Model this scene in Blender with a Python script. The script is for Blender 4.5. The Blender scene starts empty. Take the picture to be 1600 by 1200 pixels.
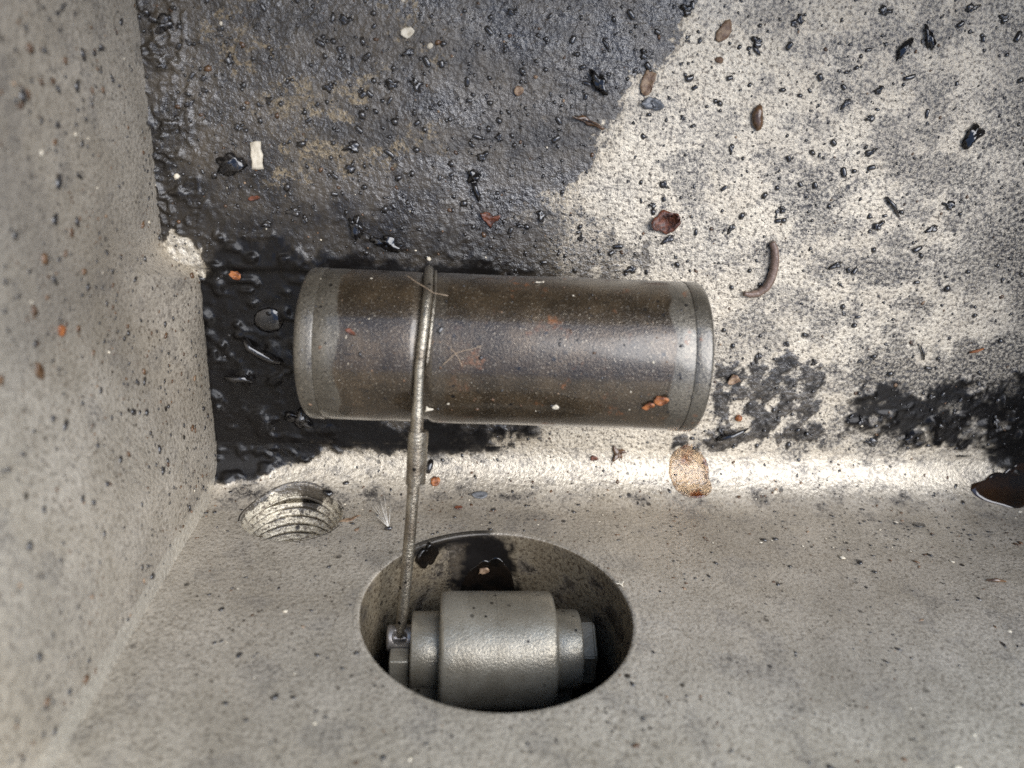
import bpy, bmesh, math, random
import numpy as np
from mathutils import Vector, Matrix, noise as mnoise

random.seed(7)
rng = np.random.default_rng(7)
MM = 0.001                       # everything below is laid out in millimetres
scene = bpy.context.scene
COL = scene.collection

# ------------------------------------------------------------------ camera
CAM = np.array([49.77, 86.44, 154.57])
RIGHT = np.array([0.99533, 0.05875, 0.07657])
UP = np.array([-0.02699, 0.93113, -0.36369])
FWD = np.array([0.09266, -0.35993, -0.92837])
cam_d = bpy.data.cameras.new('camera')
cam_d.sensor_width = 36.0
cam_d.lens = 36.0 * 1164.0 / 1600.0
cam_d.clip_start = 0.002
cam_d.clip_end = 50.0
cam_d.dof.use_dof = True
cam_d.dof.focus_distance = 0.157
cam_d.dof.aperture_fstop = 13
cam = bpy.data.objects.new('camera', cam_d)
COL.objects.link(cam)
m = Matrix.Identity(4)
for i in range(3):
    m[i][0] = RIGHT[i]; m[i][1] = UP[i]; m[i][2] = -FWD[i]; m[i][3] = CAM[i] * MM
cam.matrix_world = m
scene.camera = cam
scene.cycles.use_denoising = False        # keeps the fine grit crisp
scene.cycles.sample_clamp_indirect = 4.0

# ------------------------------------------------------------------ daylight
world = bpy.data.worlds.new('World'); scene.world = world; world.use_nodes = True
wn = world.node_tree.nodes; wl = world.node_tree.links
sky = wn.new('ShaderNodeTexSky'); sky.sky_type = 'NISHITA'; sky.sun_disc = False
SUN_DIR = Vector((0.50, 0.42, 0.76)).normalized()      # towards the sun
sky.sun_elevation = math.asin(SUN_DIR.z)
sky.sun_rotation = math.atan2(SUN_DIR.x, SUN_DIR.y)
sky.air_density = 1.0; sky.dust_density = 0.5; sky.ozone_density = 1.0
wl.new(sky.outputs[0], wn['Background'].inputs[0])
wn['Background'].inputs[1].default_value = 0.095
sun_d = bpy.data.lights.new('sun', 'SUN'); sun_d.energy = 1.5; sun_d.angle = math.radians(54)
sun_d.color = (0.995, 0.99, 0.985)
sun = bpy.data.objects.new('sun', sun_d); COL.objects.link(sun)
sun.rotation_euler = (-SUN_DIR).to_track_quat('-Z', 'Y').to_euler()
scene.view_settings.view_transform = 'Standard'
scene.view_settings.look = 'None'
scene.view_settings.gamma = 1.0
scene.view_settings.use_curve_mapping = False
scene.view_settings.exposure = 1.62

# ------------------------------------------------------------------ small maths
F_PX = 1164.0
def ray(u, v):
    return RIGHT * ((u - 800) / F_PX) + UP * ((600 - v) / F_PX) + FWD
def on(u, v, axis, val):                 # where that sight line meets the plane axis = val
    r = ray(u, v); return CAM + r * ((val - CAM[axis]) / r[axis])
def fl(u, v, z=0.0):
    return on(u, v, 2, z)
def project(P):
    d = P - CAM; w = d @ FWD
    return 800 + F_PX * (d @ RIGHT) / w, 600 - F_PX * (d @ UP) / w

def _h(ix, iy, s):
    n = (ix.astype(np.int64) * 374761393 + iy.astype(np.int64) * 668265263 + s * 1442695041) & 0xffffffff
    n = ((n ^ (n >> 13)) * 1274126177) & 0xffffffff
    return ((n ^ (n >> 16)) & 0xffff) / 65535.0
def vnoise(x, y, s=0):
    x0 = np.floor(x); y0 = np.floor(y); fx = x - x0; fy = y - y0
    fx = fx * fx * (3 - 2 * fx); fy = fy * fy * (3 - 2 * fy)
    a = _h(x0, y0, s); b = _h(x0 + 1, y0, s); c = _h(x0, y0 + 1, s); d = _h(x0 + 1, y0 + 1, s)
    return (a * (1 - fx) + b * fx) * (1 - fy) + (c * (1 - fx) + d * fx) * fy
def fbm(x, y, s=0, o=4):
    t = 0; a = 0.5
    for k in range(o):
        t = t + a * vnoise(x * 2 ** k + 17.3 * k, y * 2 ** k - 9.1 * k, s + k); a *= 0.5
    return t / (1 - 0.5 ** o)
def sstep(a, b, x):
    t = np.clip((x - a) / (b - a), 0, 1); return t * t * (3 - 2 * t)
def poly_sd(x, y, P):                    # signed distance, negative inside
    P = np.asarray(P, float); d = np.full(x.shape, 1e9); ins = np.zeros(x.shape, bool)
    for i in range(len(P)):
        ax, ay = P[i]; bx, by = P[(i + 1) % len(P)]
        ex, ey = bx - ax, by - ay; wx, wy = x - ax, y - ay
        t = np.clip((wx * ex + wy * ey) / (ex * ex + ey * ey + 1e-12), 0, 1)
        d = np.minimum(d, (wx - ex * t) ** 2 + (wy - ey * t) ** 2)
        c = ((ay > y) != (by > y)) & (x < (bx - ax) * (y - ay) / (by - ay + 1e-12) + ax)
        ins ^= c
    d = np.sqrt(d); return np.where(ins, -d, d)
def fpoly(pts):                          # an outline read off the photograph, laid on the floor
    return [tuple(fl(u, v)[:2]) for u, v in pts]

# ------------------------------------------------------------------ mesh helpers
def put(name, me, mat=None, parent=None, loc=None):
    o = bpy.data.objects.new(name, me); COL.objects.link(o)
    if mat is not None and not me.materials: me.materials.append(mat)
    if parent is not None: o.parent = parent
    if loc is not None: o.location = Vector(loc) * MM
    return o
def tag(o, label, cat=None, group=None, kind=None):
    o['label'] = label
    if cat: o['category'] = cat
    if group: o['group'] = group
    if kind: o['kind'] = kind
    return o
def empty(name, loc=(0, 0, 0)):
    o = bpy.data.objects.new(name, None); COL.objects.link(o); o.location = Vector(loc) * MM
    o.empty_display_size = 0.01
    return o
def mesh(name, V, F, smooth=True):
    me = bpy.data.meshes.new(name)
    me.from_pydata([tuple(np.asarray(v) * MM) for v in V], [], F); me.update()
    if smooth: me.polygons.foreach_set('use_smooth', [True] * len(me.polygons))
    return me
def grid(name, P, keep=None, attrs=None):
    n, k = P.shape[:2]
    idx = np.arange(n * k).reshape(n, k)
    q = np.stack([idx[:-1, :-1], idx[1:, :-1], idx[1:, 1:], idx[:-1, 1:]], -1).reshape(-1, 4)
    if keep is not None: q = q[keep.reshape(-1)]
    me = bpy.data.meshes.new(name)
    me.vertices.add(n * k); me.vertices.foreach_set('co', (P * MM).astype(np.float32).ravel())
    me.loops.add(q.size); me.loops.foreach_set('vertex_index', q.astype(np.int32).ravel())
    me.polygons.add(len(q)); me.polygons.foreach_set('loop_start', np.arange(0, q.size, 4, dtype=np.int32))
    me.update(calc_edges=True); me.validate()
    me.polygons.foreach_set('use_smooth', np.ones(len(me.polygons), bool))
    for nm, a in (attrs or {}).items():
        at = me.attributes.new(nm, 'FLOAT', 'POINT'); at.data.foreach_set('value', a.astype(np.float32).ravel())
    return me
def lathe(name, prof, axis_pts=None, seg=64, sharp=35, close=False, origin=(0, 0, 0)):
    """prof: (along x, radius); revolved about the x axis"""
    V = []; F = []
    for a, r in prof:
        for j in range(seg):
            t = 2 * math.pi * j / seg
            V.append((origin[0] + a, origin[1] + r * math.cos(t), origin[2] + r * math.sin(t)))
    n = len(prof)
    for i in range(n - 1):
        for j in range(seg):
            F.append((i * seg + j, i * seg + (j + 1) % seg, (i + 1) * seg + (j + 1) % seg, (i + 1) * seg + j))
    if close:
        F.append(tuple(range(seg))); F.append(tuple((n - 1) * seg + j for j in reversed(range(seg))))
    me = mesh(name, V, F); bm = bmesh.new(); bm.from_mesh(me)
    bmesh.ops.recalc_face_normals(bm, faces=bm.faces)
    for e in bm.edges:
        if len(e.link_faces) == 2 and e.calc_face_angle(0) > math.radians(sharp): e.smooth = False
    bm.to_mesh(me); bm.free()
    return me
def tube(name, pts, rad, seg=12, cap=True):
    pts = [Vector(p) for p in pts]; n = len(pts)
    rad = [rad] * n if not hasattr(rad, '__len__') else rad
    V = []; F = []; N = None
    for i, p in enumerate(pts):
        t = (pts[min(i + 1, n - 1)] - pts[max(i - 1, 0)]).normalized()
        if N is None: N = t.orthogonal().normalized()
        N = (N - t * N.dot(t)).normalized(); B = t.cross(N)
        for j in range(seg):
            a = 2 * math.pi * j / seg
            V.append(p + (N * math.cos(a) + B * math.sin(a)) * rad[i])
    for i in range(n - 1):
        for j in range(seg):
            F.append((i * seg + j, i * seg + (j + 1) % seg, (i + 1) * seg + (j + 1) % seg, (i + 1) * seg + j))
    if cap:
        F.append(tuple(reversed(range(seg)))); F.append(tuple((n - 1) * seg + j for j in range(seg)))
    return mesh(name, V, F)
def bevel_box(name, lo, hi, b=0.5):
    bm = bmesh.new(); bmesh.ops.create_cube(bm, size=1)
    for v in bm.verts:
        for k in range(3): v.co[k] = (lo[k] if v.co[k] < 0 else hi[k]) * MM
    bmesh.ops.bevel(bm, geom=list(bm.edges), offset=b * MM, segments=3, profile=0.6, affect='EDGES')
    me = bpy.data.meshes.new(name); bm.to_mesh(me); bm.free()
    me.polygons.foreach_set('use_smooth', [True] * len(me.polygons))
    return me

# ------------------------------------------------------------------ materials
class NT:
    def __init__(s, name):
        s.m = bpy.data.materials.new(name); s.m.use_nodes = True
        s.t = s.m.node_tree; s.n = s.t.nodes; s.b = s.n['Principled BSDF']
        s.co = s.n.new('ShaderNodeTexCoord').outputs['Object']
    def link(s, a, b): s.t.links.new(a, b)
    def val(s, x, inp):
        if isinstance(x, bpy.types.NodeSocket): s.link(x, inp)
        elif x is not None:
            inp.default_value = (*x, 1) if hasattr(x, '__len__') and len(x) == 3 and inp.type == 'RGBA' else x
    def set(s, **k):
        for a, v in k.items(): s.val(v, s.b.inputs[a.replace('_', ' ')])
    def noise(s, scale, detail=4, rough=0.55, dist=0.0, co=None, out='Fac'):
        n = s.n.new('ShaderNodeTexNoise'); s.link(co or s.co, n.inputs['Vector'])
        n.inputs['Scale'].default_value = scale; n.inputs['Detail'].default_value = detail
        n.inputs['Roughness'].default_value = rough; n.inputs['Distortion'].default_value = dist
        return n.outputs[out]
    def voro(s, scale, feature='F1', rand=1.0, out='Distance', co=None):
        n = s.n.new('ShaderNodeTexVoronoi'); s.link(co or s.co, n.inputs['Vector']); n.feature = feature
        n.inputs['Scale'].default_value = scale; n.inputs['Randomness'].default_value = rand
        return n.outputs[out]
    def ramp(s, x, a, b, lo=0.0, hi=1.0):
        n = s.n.new('ShaderNodeMapRange'); n.interpolation_type = 'SMOOTHSTEP'; s.link(x, n.inputs[0])
        for i, v in enumerate((a, b, lo, hi)): s.val(v, n.inputs[1 + i])
        return n.outputs[0]
    def mix(s, f, a, b):
        n = s.n.new('ShaderNodeMix'); n.data_type = 'RGBA'; n.clamp_factor = True
        s.val(f, n.inputs[0]); s.val(a, n.inputs[6]); s.val(b, n.inputs[7]); return n.outputs[2]
    def fmix(s, f, a, b):
        n = s.n.new('ShaderNodeMix'); n.data_type = 'FLOAT'
        s.val(f, n.inputs[0]); s.val(a, n.inputs[2]); s.val(b, n.inputs[3]); return n.outputs[0]
    def math(s, op, a, b=None, c=None, clamp=False):
        n = s.n.new('ShaderNodeMath'); n.operation = op; n.use_clamp = clamp
        for i, v in enumerate((a, b, c)):
            if v is not None: s.val(v, n.inputs[i])
        return n.outputs[0]
    def attr(s, nm):
        n = s.n.new('ShaderNodeAttribute'); n.attribute_name = nm; return n.outputs['Fac']
    def bump(s, h, dist, strength=1.0, base=None):
        n = s.n.new('ShaderNodeBump'); s.link(h, n.inputs['Height'])
        s.val(dist * MM, n.inputs['Distance']); s.val(strength, n.inputs['Strength'])
        if base is not None: s.link(base, n.inputs['Normal'])
        return n.outputs[0]
    def xyz(s):
        n = s.n.new('ShaderNodeSeparateXYZ'); s.link(s.co, n.inputs[0]); return n.outputs
    def geo(s, o): 
        return s.n.new('ShaderNodeNewGeometry').outputs[o]

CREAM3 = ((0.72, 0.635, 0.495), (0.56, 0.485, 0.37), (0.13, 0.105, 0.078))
def casting_material(name, light, mid, dark, glint, bumpd=0.26, pepper=1.0):
    """cast metal with a fine blasted skin; oil, tar, bare and stain come from mesh attributes"""
    k = NT(name)
    oil, tar, stain, bare = k.attr('oil'), k.attr('tar'), k.attr('stain'), k.attr('bare')
    g1 = k.noise(1250, 3, 0.65); g2 = k.noise(2900, 2, 0.5); g3 = k.noise(110, 4, 0.6); g4 = k.noise(28, 3, 0.5)
    pit = k.voro(1050)
    cream, wet = k.attr('cream'), k.attr('wet')
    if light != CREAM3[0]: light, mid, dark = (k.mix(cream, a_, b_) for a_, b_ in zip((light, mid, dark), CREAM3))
    base = k.mix(k.ramp(g3, 0.3, 0.72), mid, light)
    base = k.mix(k.ramp(g1, 0.52, 0.36, 0.0, pepper), base, dark)
    base = k.mix(k.math('MULTIPLY', k.ramp(g2, 0.55, 0.66), 0.7), base, light)  # pale specks painted in as glints on the grain
    base = k.mix(k.math('MULTIPLY', k.ramp(g2, 0.44, 0.34), 0.40 * pepper), base, dark)
    warm = k.noise(16, 3, 0.6)
    base = k.mix(k.math('MULTIPLY', k.ramp(warm, 0.45, 0.68), 0.22), base, (0.19, 0.145, 0.092))
    base = k.mix(k.math('MULTIPLY', k.ramp(g4, 0.5, 0.7), 0.30), base, dark)
    spk = k.math('MULTIPLY', k.ramp(k.voro(230), 0.17, 0.09), k.ramp(k.noise(90, 2), 0.50, 0.62))
    base = k.mix(spk, base, (0.03, 0.024, 0.018))
    spk2 = k.math('MULTIPLY', k.ramp(k.voro(560), 0.22, 0.12), k.ramp(k.noise(140, 2), 0.46, 0.6))
    base = k.mix(k.math('MULTIPLY', spk2, 0.8), base, (0.045, 0.035, 0.026))
    base = k.mix(k.math('MULTIPLY', bare, k.ramp(g1, 0.35, 0.6, 0.6, 1.0)), base, (0.60, 0.55, 0.45))  # bare metal, and places painted paler to look lit
    # thin grey-blue residue settles into the grain
    st = k.math('MULTIPLY', stain, k.ramp(k.math('ADD', g1, k.math('MULTIPLY', g2, 0.5)), 0.90, 0.64, 0.42, 1.0), clamp=True)
    base = k.mix(k.math('MULTIPLY', st, 0.95), base, k.mix(stain, (0.17, 0.16, 0.155), (0.026, 0.024, 0.025)))
    wm = k.n.new('ShaderNodeMix'); wm.data_type = 'RGBA'; wm.blend_type = 'MULTIPLY'; k.link(k.math('MULTIPLY', wet, 0.85), wm.inputs[0]); k.link(base, wm.inputs[6]); wm.inputs[7].default_value = (0.50, 0.43, 0.31, 1)
    base = wm.outputs[2]
    # oil film: brown-black, lets the grain tops through where thin
    cover = k.ramp(k.math('ADD', k.math('MULTIPLY', oil, 1.5), k.math('MULTIPLY', k.math('SUBTRACT', k.math('ADD', k.math('MULTIPLY', g3, 0.45), k.math('MULTIPLY', g1, 0.8)), 0.62), 2.1)), 0.46, 0.72)
    oilc = k.mix(k.ramp(g3, 0.35, 0.65), (0.015, 0.0125, 0.011), (0.066, 0.052, 0.036))
    base = k.mix(k.math('MULTIPLY', cover, 0.94), base, oilc)
    base = k.mix(tar, base, (0.008, 0.007, 0.0065))
    rough = k.fmix(cover, k.ramp(g2, 0.3, 0.7, glint, glint + 0.22), k.ramp(g3, 0.3, 0.7, 0.16, 0.36))
    mp = k.n.new('ShaderNodeMapping'); k.link(k.co, mp.inputs[0]); mp.inputs['Rotation'].default_value = (0, 0, math.radians(-33)); mp.inputs['Scale'].default_value = (0.22, 1.0, 1.0)
    smear = k.noise(95, 4, 0.6, 0.3, co=mp.outputs[0])
    rough = k.fmix(k.math('MULTIPLY', cover, k.ramp(smear, 0.42, 0.62)), rough, 0.44)
    rough = k.fmix(tar, rough, k.ramp(g3, 0.35, 0.6, 0.12, 0.36))
    rough = k.fmix(k.math('MULTIPLY', st, 0.8), rough, 0.3)
    rough = k.fmix(bare, rough, 0.30)
    h = k.math('ADD', k.math('MULTIPLY', g1, 0.6), k.math('ADD', k.math('MULTIPLY', pit, 0.5), k.math('MULTIPLY', g2, 0.5)))
    hs = k.fmix(tar, k.fmix(cover, 1.0, 1.0), 0.22)
    nrm = k.bump(h, bumpd, hs)
    k.set(Base_Color=base, Roughness=rough, Normal=nrm)
    k.link(k.fmix(tar, k.fmix(cover, 0.5, k.ramp(smear, 0.36, 0.60, 1.0, 0.7)), 0.26), k.b.inputs['Specular IOR Level'])
    k.link(k.fmix(cover, 0.25, 0.0), k.b.inputs['Metallic'])
    return k.m

M_FLOOR = casting_material('cast_floor', *CREAM3, 0.36, 0.28, 0.95)
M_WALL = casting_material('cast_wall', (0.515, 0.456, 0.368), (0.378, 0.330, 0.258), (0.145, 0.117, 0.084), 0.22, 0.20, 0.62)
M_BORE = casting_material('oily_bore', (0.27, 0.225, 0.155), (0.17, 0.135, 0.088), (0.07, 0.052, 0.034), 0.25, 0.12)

def steel(name, col, dark, rough=0.32, metal=0.85, scale=900, speck=0.6, bumpd=0.12):
    k = NT(name)
    n1 = k.noise(scale, 4, 0.6); n2 = k.noise(140, 4, 0.6); n3 = k.noise(2600, 2)
    base = k.mix(k.ramp(n2, 0.35, 0.7), col, dark)
    base = k.mix(k.math('MULTIPLY', k.ramp(n1, 0.58, 0.70), speck), base, (0.02, 0.017, 0.013))
    sp = k.math('MULTIPLY', k.ramp(k.voro(420), 0.2, 0.12), k.ramp(k.noise(170, 2), 0.5, 0.62))
    base = k.mix(sp, base, (0.02, 0.017, 0.014))
    k.set(Base_Color=base, Metallic=metal, Roughness=k.ramp(n1, 0.3, 0.7, rough - 0.1, rough + 0.14),
          Normal=k.bump(k.math('ADD', n1, k.math('MULTIPLY', n3, 0.5)), bumpd, 1.0))
    return k.m
M_WIRE = steel('wire_steel', (0.40, 0.36, 0.285), (0.19, 0.155, 0.115), 0.25, 0.85, 1900, 0.8, 0.16)
M_ROLLER = steel('roller_steel', (0.33, 0.295, 0.23), (0.225, 0.196, 0.146), 0.29, 0.5, 2300, 0.6, 0.09)
M_PIN = steel('pin_steel', (0.36, 0.33, 0.30), (0.20, 0.18, 0.165), 0.40, 0.8, 500, 0.4, 0.04)
M_NUT = steel('nut_steel', (0.13, 0.113, 0.083), (0.085, 0.072, 0.052), 0.40, 0.3, 700, 0.4, 0.12)

def float_material():
    k = NT('oily_float_metal'); X = k.xyz()[0]
    n1 = k.noise(2100, 3, 0.6); n2 = k.noise(160, 4, 0.6); n4 = k.noise(3400, 2)
    xm = k.math('MULTIPLY', X, 1000.0)                            # millimetres along the float
    wob = k.math('MULTIPLY', k.math('SUBTRACT', k.noise(95, 2), 0.5), 5.0)
    xw = k.math('ADD', xm, wob)
    fL = k.ramp(xw, 7.0, 7.6); fR = k.ramp(xw, 67.2, 66.6)
    wband = k.math('MULTIPLY', k.ramp(k.math('ABSOLUTE', k.math('SUBTRACT', k.math('ADD', xm, k.math('MULTIPLY', wob, .35)), 23.3)), 2.7, 3.3), 1.0)
    film = k.math('MULTIPLY', k.math('MULTIPLY', fL, fR), k.fmix(wband, 0.72, 1.0))
    bare = k.mix(k.ramp(n2, 0.3, 0.7), (0.15, 0.131, 0.10), (0.085, 0.073, 0.054))
    brown = k.mix(k.ramp(n2, 0.3, 0.7), (0.036, 0.025, 0.014), (0.090, 0.062, 0.035))
    base = k.mix(film, bare, brown)
    fine = k.math('MULTIPLY', k.ramp(n1, 0.54, 0.64), 0.75)
    base = k.mix(fine, base, (0.025, 0.020, 0.015))
    pale = k.math('MULTIPLY', k.ramp(n4, 0.62, 0.70), 0.6)
    base = k.mix(pale, base, (0.42, 0.36, 0.27))
    rust = k.math('MULTIPLY', k.math('MULTIPLY', k.ramp(k.noise(150, 3, 0.75), 0.58, 0.70), k.ramp(xm, 22.0, 40.0)), k.ramp(n1, 0.40, 0.55))
    base = k.mix(k.math('MULTIPLY', rust, 0.75), base, (0.26, 0.095, 0.03))
    sp = k.math('MULTIPLY', k.ramp(k.voro(330), 0.16, 0.09), k.ramp(k.noise(120, 2), 0.46, 0.58))
    base = k.mix(sp, base, (0.012, 0.010, 0.009))
    rough = k.math('ADD', k.fmix(film, 0.34, 0.25), k.math('MULTIPLY', rust, 0.3))
    h = k.math('ADD', n1, k.math('MULTIPLY', n4, 0.45))
    k.set(Base_Color=base, Metallic=k.fmix(film, 0.5, 0.4), Roughness=rough, Normal=k.bump(h, 0.13, 1.0))
    k.b.inputs['Coat Weight'].default_value = 0.8
    k.b.inputs['Coat Roughness'].default_value = 0.17
    return k.m
M_FLOAT = float_material()

def plain(name, c1, c2, rough=0.5, scale=500, bumpd=0.15, metal=0.0, trans=0.0, sub=0.0, coat=0.0):
    k = NT(name); n = k.noise(scale, 4, 0.6)
    k.set(Base_Color=k.mix(k.ramp(n, 0.35, 0.65), c1, c2), Roughness=rough, Normal=k.bump(n, bumpd, 1.0))
    k.b.inputs['Metallic'].default_value = metal
    k.b.inputs['Transmission Weight'].default_value = trans
    k.b.inputs['Coat Weight'].default_value = coat
    return k.m
M_GRIT = plain('oil_soaked_grain', (0.012, 0.011, 0.011), (0.035, 0.030, 0.026), 0.14, 1500, 0.10, coat=0.8)
M_GRITB = plain('brown_grain', (0.06, 0.032, 0.016), (0.14, 0.075, 0.035), 0.28, 700, 0.12, coat=0.3)
M_TAR = plain('wet_tar', (0.006, 0.0055, 0.006), (0.014, 0.012, 0.011), 0.12, 500, 0.15, coat=0.5)
M_CREAM = plain('cream_chip', (0.72, 0.64, 0.50), (0.55, 0.48, 0.36), 0.7, 900, 0.25)
M_ORANGE = plain('orange_scrap', (0.42, 0.15, 0.045), (0.14, 0.045, 0.018), 0.42, 1100, 0.4)
M_RED = plain('red_brown_scrap', (0.17, 0.055, 0.026), (0.05, 0.020, 0.013), 0.42, 900, 0.4, coat=0.1)
M_TAN = plain('tan_scrap', (0.34, 0.23, 0.14), (0.15, 0.085, 0.05), 0.5, 900, 0.4)
M_GREYF = plain('grey_flake', (0.15, 0.152, 0.155), (0.085, 0.086, 0.088), 0.35, 500, 0.12)
M_STEM = plain('brown_stem', (0.23, 0.155, 0.115), (0.13, 0.085, 0.062), 0.35, 900, 0.2)
M_FLUFF = plain('pale_fibre', (0.80, 0.76, 0.68), (0.6, 0.55, 0.46), 0.5, 900, 0.02)
M_HAIR = plain('tan_fibre', (0.48, 0.36, 0.24), (0.36, 0.26, 0.17), 0.5, 900, 0.02)
M_OILPOOL = plain('deep_brown_oil', (0.022, 0.009, 0.003), (0.006, 0.004, 0.003), 0.04, 120, 0.05, coat=0.6)
M_BLACKOIL = plain('black_oil', (0.004, 0.0035, 0.003), (0.010, 0.007, 0.005), 0.07, 260, 0.25)
def amber():
    k = NT('amber_varnish'); n = k.noise(160, 3)
    k.set(Base_Color=k.mix(k.ramp(n, 0.40, 0.56), (0.30, 0.085, 0.02), (0.92, 0.72, 0.52)), Roughness=0.12, Normal=k.bump(k.noise(420, 3), 0.5, 1.0))
    k.b.inputs['Transmission Weight'].default_value = 0.95; k.b.inputs['IOR'].default_value = 1.42
    return k.m
M_AMBER = amber()

# ------------------------------------------------------------------ the casting: floor, front wall, left wall
RF = 11.0                                   # fillet between floor and front wall
BORE_X, BORE_Z, BORE_R = 60.7, 43.8, 24.4   # big round opening
THR_X, THR_Z, THR_R = 18.6, 13.4, 9.4      # threaded opening
STEP_Y = 50.5
THR_W = 1.11                                # the tapped hole is worn slightly oval

# outlines of the stains, read off the photograph and laid on the floor plane
OIL = fpoly([(120, -260), (1130, -260), (1085, 0), (1060, 62), (1018, 105), (985, 175), (935, 225), (905, 290), (868, 325),
             (838, 352), (850, 395), (880, 440), (880, 560), (850, 600), (848, 690), (700, 712), (480, 722), (420, 760), (250, 770), (170, 300)])
TAR1 = fpoly([(322, 392), (350, 372), (430, 365), (520, 390), (600, 388), (680, 398), (800, 400), (850, 425), (700, 470), (600, 660), (836, 655), (838, 684), (700, 706),
              (560, 702), (505, 704), (486, 718), (440, 742), (400, 752), (300, 765), (270, 430)])
DARK = fpoly([(140, 60), (225, 60), (270, 240), (400, 300), (520, 330), (680, 345), (820, 360), (840, 440), (250, 440), (140, 300)])
TAR2 = fpoly([(1312, 684), (1318, 652), (1345, 612), (1410, 590), (1450, 606), (1500, 596), (1540, 612), (1570, 590), (1700, 560), (1760, 735), (1600, 735), (1552, 728), (1536, 712), (1518, 694), (1460, 688), (1390, 686)])
STAIN2 = fpoly([(1330, 600), (1325, 565), (1370, 545), (1420, 552), (1470, 575), (1500, 535), (1570, 520), (1620, 520), (1700, 620), (1500, 640), (1380, 630)])
RIGHTD = fpoly([(1500, -200), (1540, 100), (1560, 300), (1500, 420), (1560, 520), (1900, 600), (2000, -200)])
MOSAIC = [(1150, 590, 34, 20), (1182, 577, 22, 14), (1215, 592, 26, 18), (1228, 566, 20, 12), (1270, 600, 18, 30), (1262, 640, 24, 22),
          (1196, 662, 26, 22), (1228, 630, 20, 18), (1245, 676, 40, 18), (1272, 668, 22, 16), (1130, 625, 16, 22), (1180, 640, 18, 12),
          (1190, 620, 14, 10), (1120, 690, 24, 12), (1148, 684, 30, 12), (1060, 690, 14, 14), (1480, 345, 34, 26), (1520, 375, 34, 28), (1440, 330, 22, 16), (1500, 320, 22, 18),
          (1545, 405, 40, 30), (1460, 395, 30, 20), (1400, 370, 30, 18), (1250, 470, 26, 14), (1160, 500, 26, 14), (1230, 262, 30, 24), (1450, 210, 36, 26), (1345, 355, 50, 18), (1260, 335, 30, 16),
          (1280, 75, 20, 22), (1390, 60, 50, 36), (1085, 290, 34, 44), (1190, 240, 26, 18), (1120, 360, 20, 16), (1060, 250, 24, 20), (1335, 500, 60, 22), (1420, 480, 40, 16), (1195, 385, 28, 14)]
BAREP = [(352, 103, 22, 24), (600, 60, 24, 12), (445, 80, 40, 20), (560, 100, 50, 30), (500, 150, 50, 26), (486, 265, 18, 26), (286, 398, 24, 26), (520, 240, 46, 30), (430, 170, 30, 20), (780, 150, 30, 18),
         (880, 390, 40, 26), (860, 180, 30, 14)]
def blobs(x, y, L, wob, lo=0.72, hi=1.12):
    out = np.zeros(x.shape)
    for u, v, ru, rv in L:
        c = fl(u, v); a = abs(fl(u + ru, v)[0] - c[0]); b = abs(fl(u, v + rv)[1] - c[1])
        d = np.hypot((x - c[0]) / a, (y - c[1]) / b) + wob
        out = np.maximum(out, 1 - sstep(lo, hi, d))
    return out
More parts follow.
